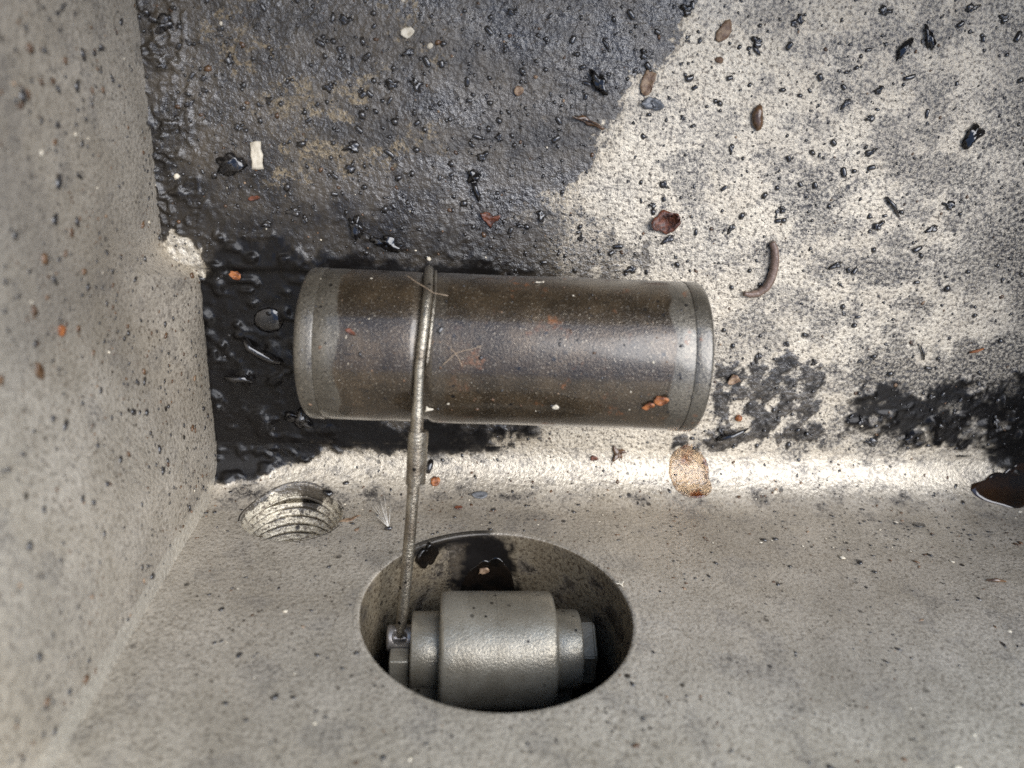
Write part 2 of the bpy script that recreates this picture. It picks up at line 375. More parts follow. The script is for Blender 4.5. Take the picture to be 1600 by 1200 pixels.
def floor_masks(x, y):
    w1 = fbm(x / 7, y / 7, 3) - 0.5; w2 = fbm(x / 2.2, y / 2.2, 9) - 0.5
    w3 = fbm(x / 0.9, y / 0.9, 19, 2) - 0.5
    sd = poly_sd(x, y, OIL) + w1 * 8 + w2 * 5.0 + w3 * 4.0
    soft_e = 1.9 + 2.4 * sstep(92, 62, y)
    oil = 1 - sstep(-2.4 * soft_e, 1.4 * soft_e, sd)
    wet = 1 - sstep(-2.4 * soft_e, 1.4 * soft_e, sd)
    thin = fbm(x / 11, y / 11, 21)
    u, v = project(np.stack([x, y, np.zeros_like(x)], -1))
    # the film is thinner over the upper middle, thick by the corner and along the float
    patchy = sstep(0.36, 0.60, fbm(x / 6, y / 6, 31)) * sstep(360, 260, v) * sstep(240, 330, u) * sstep(900, 640, u)
    bl = blobs(x, y, BAREP, w1 * 1.2 + w2 * 1.6, 0.35, 1.35)
    oil = oil * (1 - 0.62 * np.clip(patchy * 0.95 + 0.8 * bl, 0, 1) * np.clip(0.45 + 1.5 * vnoise(x / 1.1, y / 1.1, 87) * fbm(x / 3, y / 3, 88) * 1.6, 0, 1))
    t1 = 1 - sstep(-2.6, 1.4, poly_sd(x, y, TAR1) + w1 * 7 + w2 * 5 + w3 * 2.5)
    t2 = 1 - sstep(-1.8, 1.2, poly_sd(x, y, TAR2) + w1 * 7 + w2 * 6 + w3 * 4)
    hole = sstep(0.62, 0.72, fbm(x / 4, y / 4, 47))
    t2 = t2 * (1 - 0.4 * hole)
    mos = blobs(x, y, MOSAIC[:16], w1 * 1.6 + w2 * 2.6 + w3 * 1.2 + 0.10, 0.6, 1.2)
    soft = blobs(x, y, MOSAIC[16:], w1 * 2.0 + w2 * 2.6 + w3, 0.3, 1.3)
    t3 = 0.72 * (1 - sstep(-9, 9, poly_sd(x, y, DARK) + w1 * 16 + w2 * 6 + w3 * 2))
    tar = np.clip(np.maximum(np.maximum(t1, t2), np.maximum(0.85 * mos * sstep(-0.16, 0.10, w3 + 0.6 * w2), t3)), 0, 1)
    stain = np.maximum(1 - sstep(-1.5, 0.8, poly_sd(x, y, STAIN2) + w1 * 6 + w2 * 4), 0.8 * soft)
    rd = 1 - sstep(-14, 10, poly_sd(x, y, RIGHTD) + w1 * 22)
    stain = np.maximum(np.maximum(stain, 0.95 * rd), mos)
    stain = np.maximum(stain, 0.85 * sstep(0.44, 0.66, fbm(x / 7, y / 7, 77) + 0.35 * w3) * (0.40 + 0.60 * sstep(1000, 1300, u)))
    stain = np.clip(stain + 0.10 * sstep(0.3, 0.7, thin), 0, 1)
    oil = np.maximum(np.maximum(oil, 0.55 * mos), 0.42 * blobs(x, y, [(900, 385, 90, 55)], w1 * 1.5 + w2 * 1.5))
    bare = bl * (1 - t1) + 0.0
    c = fl(286, 398); pb = 1 - sstep(0.7, 1.15, np.hypot((x - c[0]) / 4.6, (y - c[1]) / 4.2) + w1 * .9 + w2 * 1.1)
    bare = pb * 0.5; wet = wet * (1 - pb); tar = tar * (1 - pb); oil = oil * (1 - pb); t1 = t1 * (1 - pb)
    return oil, tar, np.clip(stain, 0, 1), bare, mos, t1, t2, wet
def floor_height(x, y, oil, tar, mos, t1, t2):
    z = 0.8 * sstep(STEP_Y - 0.9, STEP_Y + 0.9, y + 0.25 * (fbm(x / 4, y * 0, 5) - .5)) * (1 - sstep(44, 62, x))
    z = z + 0.35 * np.exp(-((y - STEP_Y - 0.2) / 0.9) ** 2) * (1 - sstep(44, 62, x)) * vnoise(x / 3, y / 3, 8)
    z = z + 0.10 * (fbm(x / 0.9, y / 0.9, 12, 2) - 0.5) + 0.25 * (fbm(x / 9, y / 9, 14, 2) - 0.5)
    lump = sstep(0.52, 0.78, fbm(x / 3.4, y / 2.4, 61, 2)) * 1.7 + sstep(0.55, 0.85, vnoise(x / 1.6, y / 1.3, 63)) * 0.25
    z = z + t1 * (0.25 + 0.5 * lump * (0.06 + 0.90 * sstep(30, 12, x))) + t2 * (0.12 + 0.35 * lump) + 0.15 * mos
    ridge = np.abs(fbm(x / 2.4, y / 2.0, 91, 2) - 0.5)
    edge = sstep(14, 1, x + 6.5) * sstep(47, 60, y)               # crusty bead of oil along the left wall
    z = z + edge * (0.2 + 1.0 * sstep(0.10, 0.0, ridge))
    z = z + 0.45 * oil * (1 - t1) * sstep(0.6, 0.8, vnoise(x / 0.8, y / 0.8, 71)) * 0.35
    return z

# floor sheet (with the left wall standing on it)
STEP = 0.40
xs = np.arange(-12, 226, STEP); ys = np.arange(RF, 135, STEP)
X, Y = np.meshgrid(xs, ys, indexing='ij')
oil, tar, stain, bare, mos, t1, t2, wet = floor_masks(X, Y)
Z = floor_height(X, Y, oil, tar, mos, t1, t2)
rp = sstep(RF - 0.2, RF + 3.0, Y); Z = Z * rp + 0.25 * tar * (1 - rp)      # runs tangent into the fillet
floor = put('floor', grid('floor', np.stack([X, Y, Z], -1), attrs=dict(oil=oil, tar=tar, stain=stain, bare=bare, wet=wet)), M_FLOOR)
tag(floor, 'cream cast metal floor of the housing, half covered in black oil', 'floor', kind='structure')

def floor_z(x, y):
    a = np.array([[float(x)]]); b = np.array([[max(float(y), RF)]])
    o_, t_, s_, b_, m_, q1, q2, w_ = floor_masks(a, b)
    return float((floor_height(a, b, o_, t_, m_, q1, q2) * sstep(RF - 0.2, RF + 3.0, b))[0, 0])
def fillet(s):                               # arc length from the floor tangent -> (y, z) on fillet then wall
    L = RF * math.pi / 2
    a = np.clip(s / RF, 0, math.pi / 2)
    y = RF - RF * np.sin(a); z = RF - RF * np.cos(a) + np.maximum(s - L, 0)
    return y, z
def surf_y(z):
    z = np.asarray(z, float); q = np.clip(RF - z, 0, RF); return RF - np.sqrt(np.maximum(RF * RF - q * q, 0))

# front wall with its fillet and two openings
xs = np.arange(-5, 226, STEP); ss = np.concatenate([np.arange(0, 112, STEP), np.arange(112, 158, 2.0)])
X, S = np.meshgrid(xs, ss, indexing='ij')
Yw, Zw = fillet(S)
xc = (X[:-1, :-1] + X[1:, 1:]) / 2; zc = (Zw[:-1, :-1] + Zw[1:, 1:]) / 2
keep = np.ones(xc.shape, bool)
for cx, cz, r, wd in ((BORE_X, BORE_Z, BORE_R + 0.55, 1.0), (THR_X, THR_Z, THR_R + 0.12, THR_W)):
    keep &= np.hypot((xc - cx) / wd, zc - cz) > r
def wall_masks(x, s):
    yv, zv = fillet(s); u, v = project(np.stack([x, yv, zv], -1))
    w1 = fbm(x / 7, s / 7, 3) - 0.5; w2 = fbm(x / 2.2, s / 2.2, 9) - 0.5
    # oil creeping off the floor onto the fillet
    lim = np.interp(u, [300, 345, 400, 480, 510, 600, 700, 830, 850, 1000, 1110, 1140, 1300, 1320, 1440, 1530, 1600, 1700],
                    [762, 760, 750, 722, 706, 704, 708, 694, 660, 660, 690, 698, 690, 694, 698, 708, 762, 765]) + w1 * 22 + w2 * 26
    t = 1 - sstep(-7, 5, v - lim)
    tarm = t * np.where((u < 840) | (u > 1305), 1.0, 0.0)
    oilm = t * np.where((u < 840) | (u > 1105), 0.85, 0.0)
    near = s < 9; fm = floor_masks(x[near], RF - s[near])
    fade = sstep(7, 1, s[near] + w2[near] * 5)
    tarm[near] = np.maximum(tarm[near], fm[1] * fade); oilm[near] = np.maximum(oilm[near], fm[0] * fade)
    br = sstep(0.55, 0.72, fbm(x / 5, s / 4, 55)) * sstep(26, 8, s) * sstep(6, 12, s) * 0.45
    bare = sstep(12.5, 6.0, s + w1 * 6) * sstep(0.0, 4.0, s) * (1 - tarm) * 0.16
    stn = np.clip(0.32 * sstep(0.58, 0.75, fbm(x / 6, s / 6, 23)) + 0.08 * sstep(0.5, 0.7, fbm(x / 22, s / 22, 29)) + 1.8 * br + 0.5 * sstep(0.55, 0.7, fbm(x / 3, s / 2, 57)) * sstep(20, 8, s), 0, 1)
    stn[near] = np.maximum(stn[near], fm[2] * fade)
    return oilm, tarm, stn, bare
oil, tar, stain, bare = wall_masks(X, S)
relief = 0.035 * (fbm(X / 0.9, S / 0.9, 12, 2) - 0.5) + 0.5 * (fbm(X / 26, S / 26, 15, 2) - 0.5) * sstep(RF * 1.5, RF * 3, S)
relief += tar * (0.25 + 0.6 * sstep(0.5, 0.75, fbm(X / 2.6, S / 2, 65, 3)))
relief *= sstep(BORE_R + 1.2, BORE_R + 7, np.hypot(X - BORE_X, Zw - BORE_Z))
rp = sstep(0, 2.0, S); relief = relief * rp + 0.25 * tar * (1 - rp)
a = np.clip(S / RF, 0, math.pi / 2)
P = np.stack([X, Yw + relief * np.sin(a), Zw + relief * np.cos(a)], -1)
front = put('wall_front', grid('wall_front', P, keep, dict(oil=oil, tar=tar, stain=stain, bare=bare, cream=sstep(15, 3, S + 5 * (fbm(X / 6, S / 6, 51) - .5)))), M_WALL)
tag(front, 'grey-brown cast metal front wall with a round opening and a threaded hole', 'wall', kind='structure')

def bore(name, cx, cz, R, depth, prof, mat, mask, seg=160, lip=1.0, wide=1.0):
    """liner of an opening: a rounded lip that follows the wall surface, then the bore itself"""
    th = np.linspace(0, 2 * math.pi, seg + 1); V = []; A = []
    rows = [(R + 1.15 * lip, 'lip', 0.05), (R + 0.75 * lip, 'lip', 0.06), (R + 0.35 * lip, 'lip', -0.03), (R + 0.10 * lip, 'lip', -0.22), (R, 'lip', -0.55)]
    rows += [(r, 'y', y) for y, r in prof]
    P = np.zeros((len(rows), seg + 1, 3))
    for i, (r, kind, val) in enumerate(rows):
        rr = r if not callable(r) else r(th)
        P[i, :, 0] = cx + wide * rr * np.cos(th); P[i, :, 2] = cz + rr * np.sin(th)
        mouth = surf_y(cz + R * np.sin(th))
        if kind == 'lip': P[i, :, 1] = surf_y(P[i, :, 2]) + val
        else: P[i, :, 1] = np.minimum(val, mouth * 1.0 - 0.7 + 0 * th) if val > -2 else val + mouth * max(0, 1 + val / 12)
    T = np.broadcast_to(th, P.shape[:2])
    me = grid(name, P, None, mask(P, T)); me.materials.append(mat); me.materials.append(M_WALL)
    mi = np.zeros(len(me.polygons), np.int32); mi[:3 * seg] = 1; me.polygons.foreach_set('material_index', mi)   # the lip wears the wall's skin
    return put(name, me, None, front)
def bore_mask(P, T):
    ang = np.degrees(T) % 360; y = P[..., 1]
    n = fbm(ang / 9, y / 4, 5) - 0.5; n2 = fbm(ang / 3, y / 1.5, 6) - 0.5
    # a black tongue of oil runs down the low side of the bore, another hugs the mouth to its left
    x = P[..., 0]
    c = 1 - sstep(-0.8, 0.8, np.abs(x - 60.6 - 0.06 * (y + 6)) - (3.0 - 0.26 * y) + n * 9 + n2 * 5)
    low = sstep(0.2, -0.4, np.sin(T)); c = c * low * sstep(-0.2, -0.8, y)
    e = (1 - sstep(-1.1, 0.2, -y - 3.2 + n * 2.0 + 0.10 * np.abs(x - 50))) * low * sstep(63, 60, x) * sstep(40, 44, x)
    t = np.clip(np.maximum(c * 0.98, e * 0.98), 0, 1)
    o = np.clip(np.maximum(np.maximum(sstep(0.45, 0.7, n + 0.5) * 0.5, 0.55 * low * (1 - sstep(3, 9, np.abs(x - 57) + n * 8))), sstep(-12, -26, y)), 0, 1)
    ins = sstep(-0.25, -0.7, y)                     # the lip itself stays clean
    return dict(oil=o * ins, tar=t * np.maximum(ins, 0.9 * e), stain=0.35 * sstep(0.45, 0.7, n + .5) * ins, bare=0 * t)
prof = [(-1.2, BORE_R)] + [(-1.2 - 0.6 * i, BORE_R) for i in range(1, 66)] + [(-40.9, 18.0), (-41.0, 9.0), (-41.0, 0.01)]
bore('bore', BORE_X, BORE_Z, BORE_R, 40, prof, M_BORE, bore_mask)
M_THREAD = casting_material('thread_metal', (0.85, 0.77, 0.60), (0.66, 0.58, 0.43), (0.16, 0.12, 0.08), 0.26)
def thr_mask(P, T):
    ang = np.degrees(T); y = P[..., 1]
    n = fbm(ang / 16, y / 3, 15) - 0.5; n2 = fbm(ang / 4, y / 1.2, 16) - 0.5
    d = np.hypot((((ang - 283 + 180) % 360) - 180) / 34, (y + 1.5) / 5.5) + n * 1.4 + n2 * 0.8
    r = np.hypot((P[..., 0] - THR_X) / THR_W, P[..., 2] - THR_Z)
    groove = sstep(THR_R - 0.35, THR_R - 0.05, r)
    return dict(oil=np.clip(0.7 * (1 - sstep(0.35, 0.8, d)) + 0.6 * groove * sstep(-0.2, 0.1, n + 0.1), 0, 1) * sstep(-11.9, -11.4, y), tar=0.55 * (1 - sstep(0.25, 0.55, d)),
                stain=0.3 * sstep(-11.8, -11.4, y), bare=np.maximum(0.35 * sstep(0.0, 0.2, n), sstep(-11.9, -12.1, y)))  # the closed far end is painted pale, as a lit bottom
PITCH = 1.8
tp = []
for i in range(1, 56):
    y = -1.0 - 0.2 * i
    tp.append((y, (lambda th, y=y: THR_R - 0.55 + 0.5 * np.cos(2 * math.pi * (y / PITCH) + th) * min(1, (-y - 1) / 2))))
tp += [(-12.2, THR_R - 0.3), (-12.3, 5.0), (-12.35, 0.01)]
bore('threaded_bore', THR_X, THR_Z, THR_R, 26, tp, M_THREAD, thr_mask, lip=0.5, wide=THR_W)
# closed body behind the front wall and below the floor
back = put('casting_back', bevel_box('casting_back', (-40, -58, -14), (226, -44, 148), 2), M_WALL, front)

# left wall: plan outline steps in at STEP_Y, small fillet at the front corner
plan = []
for a_ in np.linspace(0, math.pi / 2, 14): plan.append((4.2 - 4.2 * math.sin(a_) , 4.15 - 4.2 * math.cos(a_)))
for y in np.arange(4.6, STEP_Y - 3.2, 0.45): plan.append((0.0, y))
for t in np.linspace(0, 1, 22):
    y = STEP_Y - 3.0 + 6.8 * t; plan.append((-6.4 * (t * t * (3 - 2 * t)), y))
for y in np.arange(STEP_Y + 4.2, 135, 0.45): plan.append((-6.4 - 0.006 * (y - STEP_Y), y))
plan = np.array(plan); zs = np.concatenate([np.arange(-1.5, 12, 0.4), np.arange(12, 112, 0.55), np.arange(112, 152, 2.0)])
PX, ZZ = np.meshgrid(plan[:, 0], zs, indexing='ij'); PY, _ = np.meshgrid(plan[:, 1], zs, indexing='ij')
dx = np.gradient(plan[:, 0]); dy = np.gradient(plan[:, 1]); ln = np.hypot(dx, dy); nx = dy / ln; ny = -dx / ln
rel = 0.04 * (fbm(PY / 0.9, ZZ / 0.9, 32, 2) - 0.5) + 0.5 * (fbm(PY / 24, ZZ / 24, 35, 2) - 0.5)
drawn = -6.4 * sstep(8, STEP_Y, PY) * sstep(0, 24, ZZ)      # the wall draws back with height, so the step at its foot runs out
PXX = np.minimum(PX, drawn)
P = np.stack([PXX + rel * nx[:, None], PY + rel * ny[:, None] * (1 - sstep(0, 24, ZZ)), ZZ], -1)
w1 = fbm(PY / 6, ZZ / 6, 41) - 0.5; w2 = fbm(PY / 2, ZZ / 2, 42) - 0.5
low = 1 - sstep(0.3, 1.2, ZZ + w2 * 1.6)
tarw = low * (1 - sstep(48, 49, PY)) * sstep(10.5, 11.5, PY)
oilw = np.maximum(low * 0.8 * sstep(56, 58, PY), 0)
sm = np.hypot((PY - 47.5) / 9, (ZZ - 72 + 0.5 * (PY - 47)) / 3.0) + w1 * 1.5 + w2
stw = np.clip(0.35 * sstep(0.6, 0.75, fbm(PY / 6, ZZ / 6, 43)) + 0.25 * sstep(0.5, 0.7, fbm(PY / 18, ZZ / 18, 45)) + 0.9 * (1 - sstep(0.6, 1.1, sm)), 0, 1)
left = put('wall_left', grid('wall_left', P[:, ::-1], None, dict(oil=oilw[:, ::-1], tar=tarw[:, ::-1], stain=stw[:, ::-1], bare=0.6 * np.broadcast_to((PY < 4.4), low.shape))), M_WALL)  # bare here paints the corner fillet lighter, for the light it catches
tag(left, 'speckled grey cast metal wall on the left side of the housing', 'wall', kind='structure')
# the housing's two remaining walls, out of frame, shade the floor from the horizon
for nm, lo, hi, lb in (('wall_back', (-40, 136, -14), (240, 148, 78), 'plain cast metal wall behind the camera side of the housing'),
                       ('wall_right', (227, -44, -14), (240, 134, 78), 'plain cast metal wall on the far right of the housing')):
    w_ = put(nm, bevel_box(nm, lo, hi, 2), M_WALL); tag(w_, lb, 'wall', kind='structure')

# ------------------------------------------------------------------ the float on its wire arm
FR = 14.4
PL = Vector((24.6, 39.9, 15.9)); PR = Vector((98.3, 41.2, 20.6))
axis = PR - PL; FL = axis.length
fe = empty('float', PL)
fe.rotation_mode = 'QUATERNION'; fe.rotation_quaternion = Vector((1, 0, 0)).rotation_difference(axis.normalized())
tag(fe, 'brown oily metal cylinder float held by a bent wire arm', 'float')
def dents(me, amp=0.05):
    for v in me.vertices:
        p = v.co / MM; k = 1 + amp / FR * (math.sin(p.x * .31 + 2 * math.atan2(p.z, p.y)) + math.sin(p.x * .13 - 3 * math.atan2(p.z, p.y)))
        v.co.y *= k; v.co.z *= k
body = lathe('tube', [(3.2, FR - 1.5), (3.2, FR - 0.2), (3.5, FR - 0.02), (6, FR), (12, FR + .02), (17, FR), (20.2, FR), (20.9, FR - .12), (21.5, FR - .5), (22.2, FR - .62), (22.9, FR - .5), (23.6, FR - .1), (24.6, FR)] +
             [(x, FR) for x in np.linspace(28, FL - 6, 12)] + [(FL - 3.5, FR - .02), (FL - 3.2, FR - .2), (FL - 3.2, FR - 1.5)], seg=128, sharp=50)
dents(body); put('tube', body, M_FLOAT, fe)
capprof = [(3.32, FR - 0.3), (3.3, FR + .02), (3.15, FR + .07), (2.4, FR + .10), (1.4, FR + .10), (0.7, FR + .02), (0.3, FR - .2), (0.08, FR - .6), (0.0, FR - 1.6), (0.0, FR - 2.6), (0.5, FR - 3.2), (1.0, FR - 4.2), (0.9, 7), (0.8, 0.01)]
cl = lathe('end_cap', capprof, seg=128, sharp=60); dents(cl, .06)
put('end_cap', cl, M_FLOAT, fe)
cr = lathe('end_cap', [(FL - a, r) for a, r in capprof], seg=128, sharp=60); dents(cr, .06)
put('end_cap', cr, M_FLOAT, fe)

# wire: hooks round the float, runs straight to the crank pin in the bore
AX = (-14.2, 38.3)                                   # roller axis (y, z)
PIN = (AX[0] + 1.9, AX[1] - 1.1)
Rw = FR + 0.45
def solve_x(u, y, z):
    x = 45.0
    for _ in range(12):
        p = project(np.array([x, y, z]))[0]; x += (u - p) * 0.12
    return x
fx = 44.0; t_ = (fx - PL.x) / axis.x; fc = PL + axis * t_        # float centre below the wire
pin_tip = Vector((0, PIN[0] + 0.6, PIN[1] + 0.2))
dv = Vector((0, pin_tip.y - fc.y, pin_tip.z - fc.z)); dist = dv.length
base_a = math.atan2(dv.z, dv.y); tang = base_a - math.acos(Rw / dist)      # tangent point on the side facing the sky
if math.sin(tang) < 0 and math.cos(tang) < 0: tang = base_a - math.acos(Rw / dist)
pts = []
arc = np.linspace(math.radians(-55), tang, 40)
ukey = [(-60, 672), (30, 669), (60, 662), (85, 655), (110, 651), (140, 651), (180, 655), (230, 657)]
for a_ in arc:
    y = fc.y + Rw * math.cos(a_); z = fc.z + Rw * math.sin(a_)
    u = np.interp(math.degrees(a_), [k[0] for k in ukey], [k[1] for k in ukey])
    pts.append(Vector((solve_x(u, y, z), y, z)))
last = pts[-1]
end = Vector((solve_x(625, pin_tip.y, pin_tip.z), pin_tip.y, pin_tip.z))
straight = []
for t in np.linspace(0, 1, 26)[1:]:
    p = last.lerp(end, t); p.x += 0.5 * math.sin(t * math.pi) ; straight.append(p)
inv = (Matrix.Translation(PL) @ fe.rotation_quaternion.to_matrix().to_4x4()).inverted()
wpts = [inv @ p for p in pts + straight]
nW = len(wpts)
rad = [(0.86 if i < len(pts) + 3 else 1.12) + 0.02 * math.sin(i * 1.3) for i in range(nW)]; rad[-1] = 0.75; rad[-2] = 1.05
wire = put('wire_arm', tube('wire_arm', wpts, rad, 20), M_WIRE, fe)
# crimped sleeve that joins the two wires, with its folded seam
k0 = None
sl_pts = []
for p in straight:
    v_ = project(np.array(p))[1]
    if 676 <= v_ <= 752: sl_pts.append(p)
if len(sl_pts) < 2: sl_pts = straight[2:6]
ext = (sl_pts[-1] - sl_pts[0]).normalized()
SA, SB = sl_pts[0] - ext * 1.0, sl_pts[-1] + ext * 0.6
for p in range(80):                                           # trim the ends to the sleeve's length
    if project(np.array(SA))[1] > 676: SA = SA - ext * 0.2
    if project(np.array(SB))[1] < 752: SB = SB + ext * 0.2
def sleeve_mesh():
    V = []; F = []; seg = 28; n = 14
    side = Vector((1, 0, 0)); side = (side - ext * side.dot(ext)).normalized(); nrm = side.cross(ext)
    if nrm.z < 0: nrm = -nrm
    rows = [(0, 1.15), (0.0, 1.45)] + [(i / n, 1.55 + 0.03 * math.sin(i)) for i in range(1, n)] + [(1, 1.52), (1, 1.15)]
    for f, r in rows:
        c = SA.lerp(SB, f)
        for j in range(seg):
            a = 2 * math.pi * j / seg; lobe = max(0, math.cos(a + 0.35)) ** 5 * 0.55 * (1 if r > 1.4 else 0)
            V.append(inv @ (c + side * ((r + lobe) * math.cos(a) + 0.1) + nrm * (r * 0.92 * math.sin(a))))
    for i in range(len(rows) - 1):
        for j in range(seg):
            F.append((i * seg + j, i * seg + (j + 1) % seg, (i + 1) * seg + (j + 1) % seg, (i + 1) * seg + j))
    me = mesh('sleeve', V, F); bm = bmesh.new(); bm.from_mesh(me); bmesh.ops.recalc_face_normals(bm, faces=bm.faces)
    for e in bm.edges:
        if len(e.link_faces) == 2 and e.calc_face_angle(0) > 0.7: e.smooth = False
    bm.to_mesh(me); bm.free(); return me
put('strand', tube('strand', [inv @ (p + Vector((1.25, 0, 0)) + (Vector((0, fc.y - p.y, fc.z - p.z)).normalized() * 0.25)) for p in pts], 0.3, 8), M_WIRE, wire)
slv = put('crimp_sleeve', sleeve_mesh(), M_WIRE, wire)

# ------------------------------------------------------------------ roller on its shaft inside the bore
rv = empty('roller_valve', (0, AX[0], AX[1]))
tag(rv, 'grey metal roller on a shaft inside the large round opening', 'roller')
R0 = 11.0; X0, X1 = 50.4, 72.4
put('roller', lathe('roller', [(X0, 5)] + [(X0, R0 - 1.0), (X0 + .15, R0 - .5), (X0 + .5, R0 - .15), (X0 + 1.0, R0)] + [(x, R0) for x in np.linspace(X0 + 3, X1 - 3, 6)] +
                    [(X1 - 1.0, R0), (X1 - .5, R0 - .15), (X1 - .15, R0 - .5), (X1, R0 - 1.0), (X1, 5)], seg=128, sharp=55), M_ROLLER, rv)
put('mould_line', lathe('mould_line', [(61.05, R0 - .1), (61.1, R0 + .05), (61.3, R0 + .05), (61.35, R0 - .1)], seg=96), M_ROLLER, rv)
def shoulder(name, x0, x1, r, b=0.4):
    return lathe(name, [(x0, 1.0), (x0, r - b), (x0 + b * .3, r - b * .3), (x0 + b, r), (x1 - b, r), (x1 - b * .3, r - b * .3), (x1, r - b), (x1, 1.0)], seg=96, sharp=55)
put('hub', shoulder('hub', 45.1, 51, 7.2), M_ROLLER, rv)
put('collar', shoulder('collar', 72.2, 77.6, 7.5), M_ROLLER, rv)
# hexagonal nut
def hexnut():
    bm = bmesh.new()
    ring = []
    for x, r in ((77.3, 4), (77.3, 6.6), (80.0, 6.6), (80.5, 6.1), (80.5, 2.5)):
        ring.append([bm.verts.new((x * MM, r * math.cos(math.pi / 3 * j + .05) * MM, r * math.sin(math.pi / 3 * j + .05) * MM)) for j in range(6)])
    for i in range(len(ring) - 1):
        for j in range(6): bm.faces.new((ring[i][j], ring[i][(j + 1) % 6], ring[i + 1][(j + 1) % 6], ring[i + 1][j]))
    bm.faces.new(ring[-1]); bmesh.ops.recalc_face_normals(bm, faces=bm.faces)
    bmesh.ops.bevel(bm, geom=[e for e in bm.edges if e.is_manifold], offset=.25 * MM, segments=2, affect='EDGES')
    me = bpy.data.meshes.new('nut'); bm.to_mesh(me); bm.free(); return me
put('nut', hexnut(), M_NUT, rv)
# crank pin with the cross hole that takes the wire
def pin_mesh():
    seg = 72; r = 2.55; x0, x1 = 40.4, 45.6; V = []; F = []
    cy, cz = PIN[0] - AX[0], PIN[1] - AX[1]
    hx = end.x; ha = math.atan2(0.72, 0.69); hr = 1.4
    nx_ = 44; th = np.linspace(0, 2 * math.pi, seg + 1)[:-1]; xx = np.linspace(x0 + .5, x1, nx_)
    rows = [(x0, 0.02), (x0, r - .5), (x0 + .15, r - .15)] + [(x, r) for x in xx]
    for x, rr in rows:
        for t in th:
            d = math.hypot(x - hx, r * math.atan2(math.sin(t - ha), math.cos(t - ha)))
            sink = 1.9 * (1 - min(1, max(0, (d - hr * .88) / (hr * .14)))) if rr > 2 else 0
            V.append((x, cy + (rr - sink) * math.cos(t), cz + (rr - sink) * math.sin(t)))
    for i in range(len(rows) - 1):
        for j in range(seg): F.append((i * seg + j, i * seg + (j + 1) % seg, (i + 1) * seg + (j + 1) % seg, (i + 1) * seg + j))
    me = mesh('crank_pin', V, F); bm = bmesh.new(); bm.from_mesh(me); bmesh.ops.recalc_face_normals(bm, faces=bm.faces)
    for e in bm.edges:
        if len(e.link_faces) == 2 and e.calc_face_angle(0) > 0.9: e.smooth = False
    bm.to_mesh(me); bm.free(); return me
put('crank_pin', pin_mesh(), M_PIN, rv)
put('key_block', bevel_box('key_block', (41.2, -9.5, 1.5), (44.9, 1.9, 5.4), 0.4), M_ROLLER, rv)
put('key_block', bevel_box('key_block', (45.0, -8, 0.2), (51, 3.2, 6.2), 0.35), M_ROLLER, rv)
put('yoke', bevel_box('yoke', (43.0, -26.6, -6), (49.6, -5, 4.5), 0.6), M_NUT, rv)
put('yoke', bevel_box('yoke', (71.5, -26.6, -5), (76.5, -5, 5), 0.6), M_NUT, rv)

# ------------------------------------------------------------------ oil in the bore, varnish drop, puddle
def surface_blob(name, mat, pts_uv, h, place, dish=1.0):
    """a drop with a rounded edge, lying on the surface given by place(a, b) -> point, normal"""
    P = np.array(pts_uv, float); c = P.mean(0); V = []; F = []; seg = 48
    ang = np.arctan2(P[:, 1] - c[1], P[:, 0] - c[0]); o_ = np.argsort(ang); ang = ang[o_]; rr = np.hypot(P[:, 0] - c[0], P[:, 1] - c[1])[o_]
    aa = np.concatenate([ang - 2 * math.pi, ang, ang + 2 * math.pi]); r3 = np.concatenate([rr, rr, rr])
    prof = [(1.0, -0.15), (0.995, 0.25), (0.975, 0.55), (0.94, 0.85), (0.88, 1.0), (0.78, 0.95), (0.6, 0.8), (0.4, 0.72), (0.2, 0.7), (0.02, 0.7)]
    for f, hh in prof:
        for j in range(seg):
            t = -math.pi + 2 * math.pi * j / seg; r = np.interp(t, aa, r3) * f
            q, nn = place(c[0] + r * math.cos(t), c[1] + r * math.sin(t))
            dd = 1.0 if f > 0.85 else dish
            V.append(q + nn * (h * hh * dd + 0.02))
    for i in range(len(prof) - 1):
        for j in range(seg): F.append((i * seg + j, i * seg + (j + 1) % seg, (i + 1) * seg + (j + 1) % seg, (i + 1) * seg + j))
    F.append(tuple((len(prof) - 1) * seg + j for j in range(seg)))
    me = mesh(name, V, F); bm = bmesh.new(); bm.from_mesh(me); bmesh.ops.recalc_face_normals(bm, faces=bm.faces); bm.to_mesh(me); bm.free()
    return put(name, me, mat)
def on_fillet(x, s):
    y, z = fillet(np.array(s)) if s > 0 else (RF - s, 0.0)
    a = min(max(s / RF, 0), math.pi / 2)
    return np.array([x, float(y), float(z)]), np.array([0, math.sin(a), math.cos(a)])
def fs(u, v):                                     # photograph point -> (x, s) on the fillet strip
    best = None
    for s in np.arange(-8, 60, 0.25):
        q, _ = on_fillet(0, s); r = ray(u, v)
        t = (q[1] - CAM[1]) / r[1]; p = CAM + r * t
        e = abs(p[2] - q[2])
        if best is None or e < best[0]: best = (e, p[0], s)
    return best[1], best[2]
tag(surface_blob('varnish_drop', M_AMBER, [fs(*p) for p in ((1052, 705), (1078, 693), (1098, 712), (1106, 745), (1113, 765), (1104, 776), (1085, 778), (1062, 770), (1050, 752), (1046, 728))], 0.22, on_fillet, 0.05),
    'dried amber varnish drop on the bright fillet below the right end of the float', 'drop')
tag(surface_blob('oil_puddle', M_OILPOOL, [fs(*p) for p in ((1516, 769), (1519, 756), (1538, 751), (1552, 738), (1566, 738), (1580, 730), (1610, 724), (1680, 720), (1720, 760), (1680, 792), (1600, 791), (1560, 788), (1532, 780))], 0.45, on_fillet),
    'dark brown oil puddle at the right edge of the fillet', 'oil puddle')
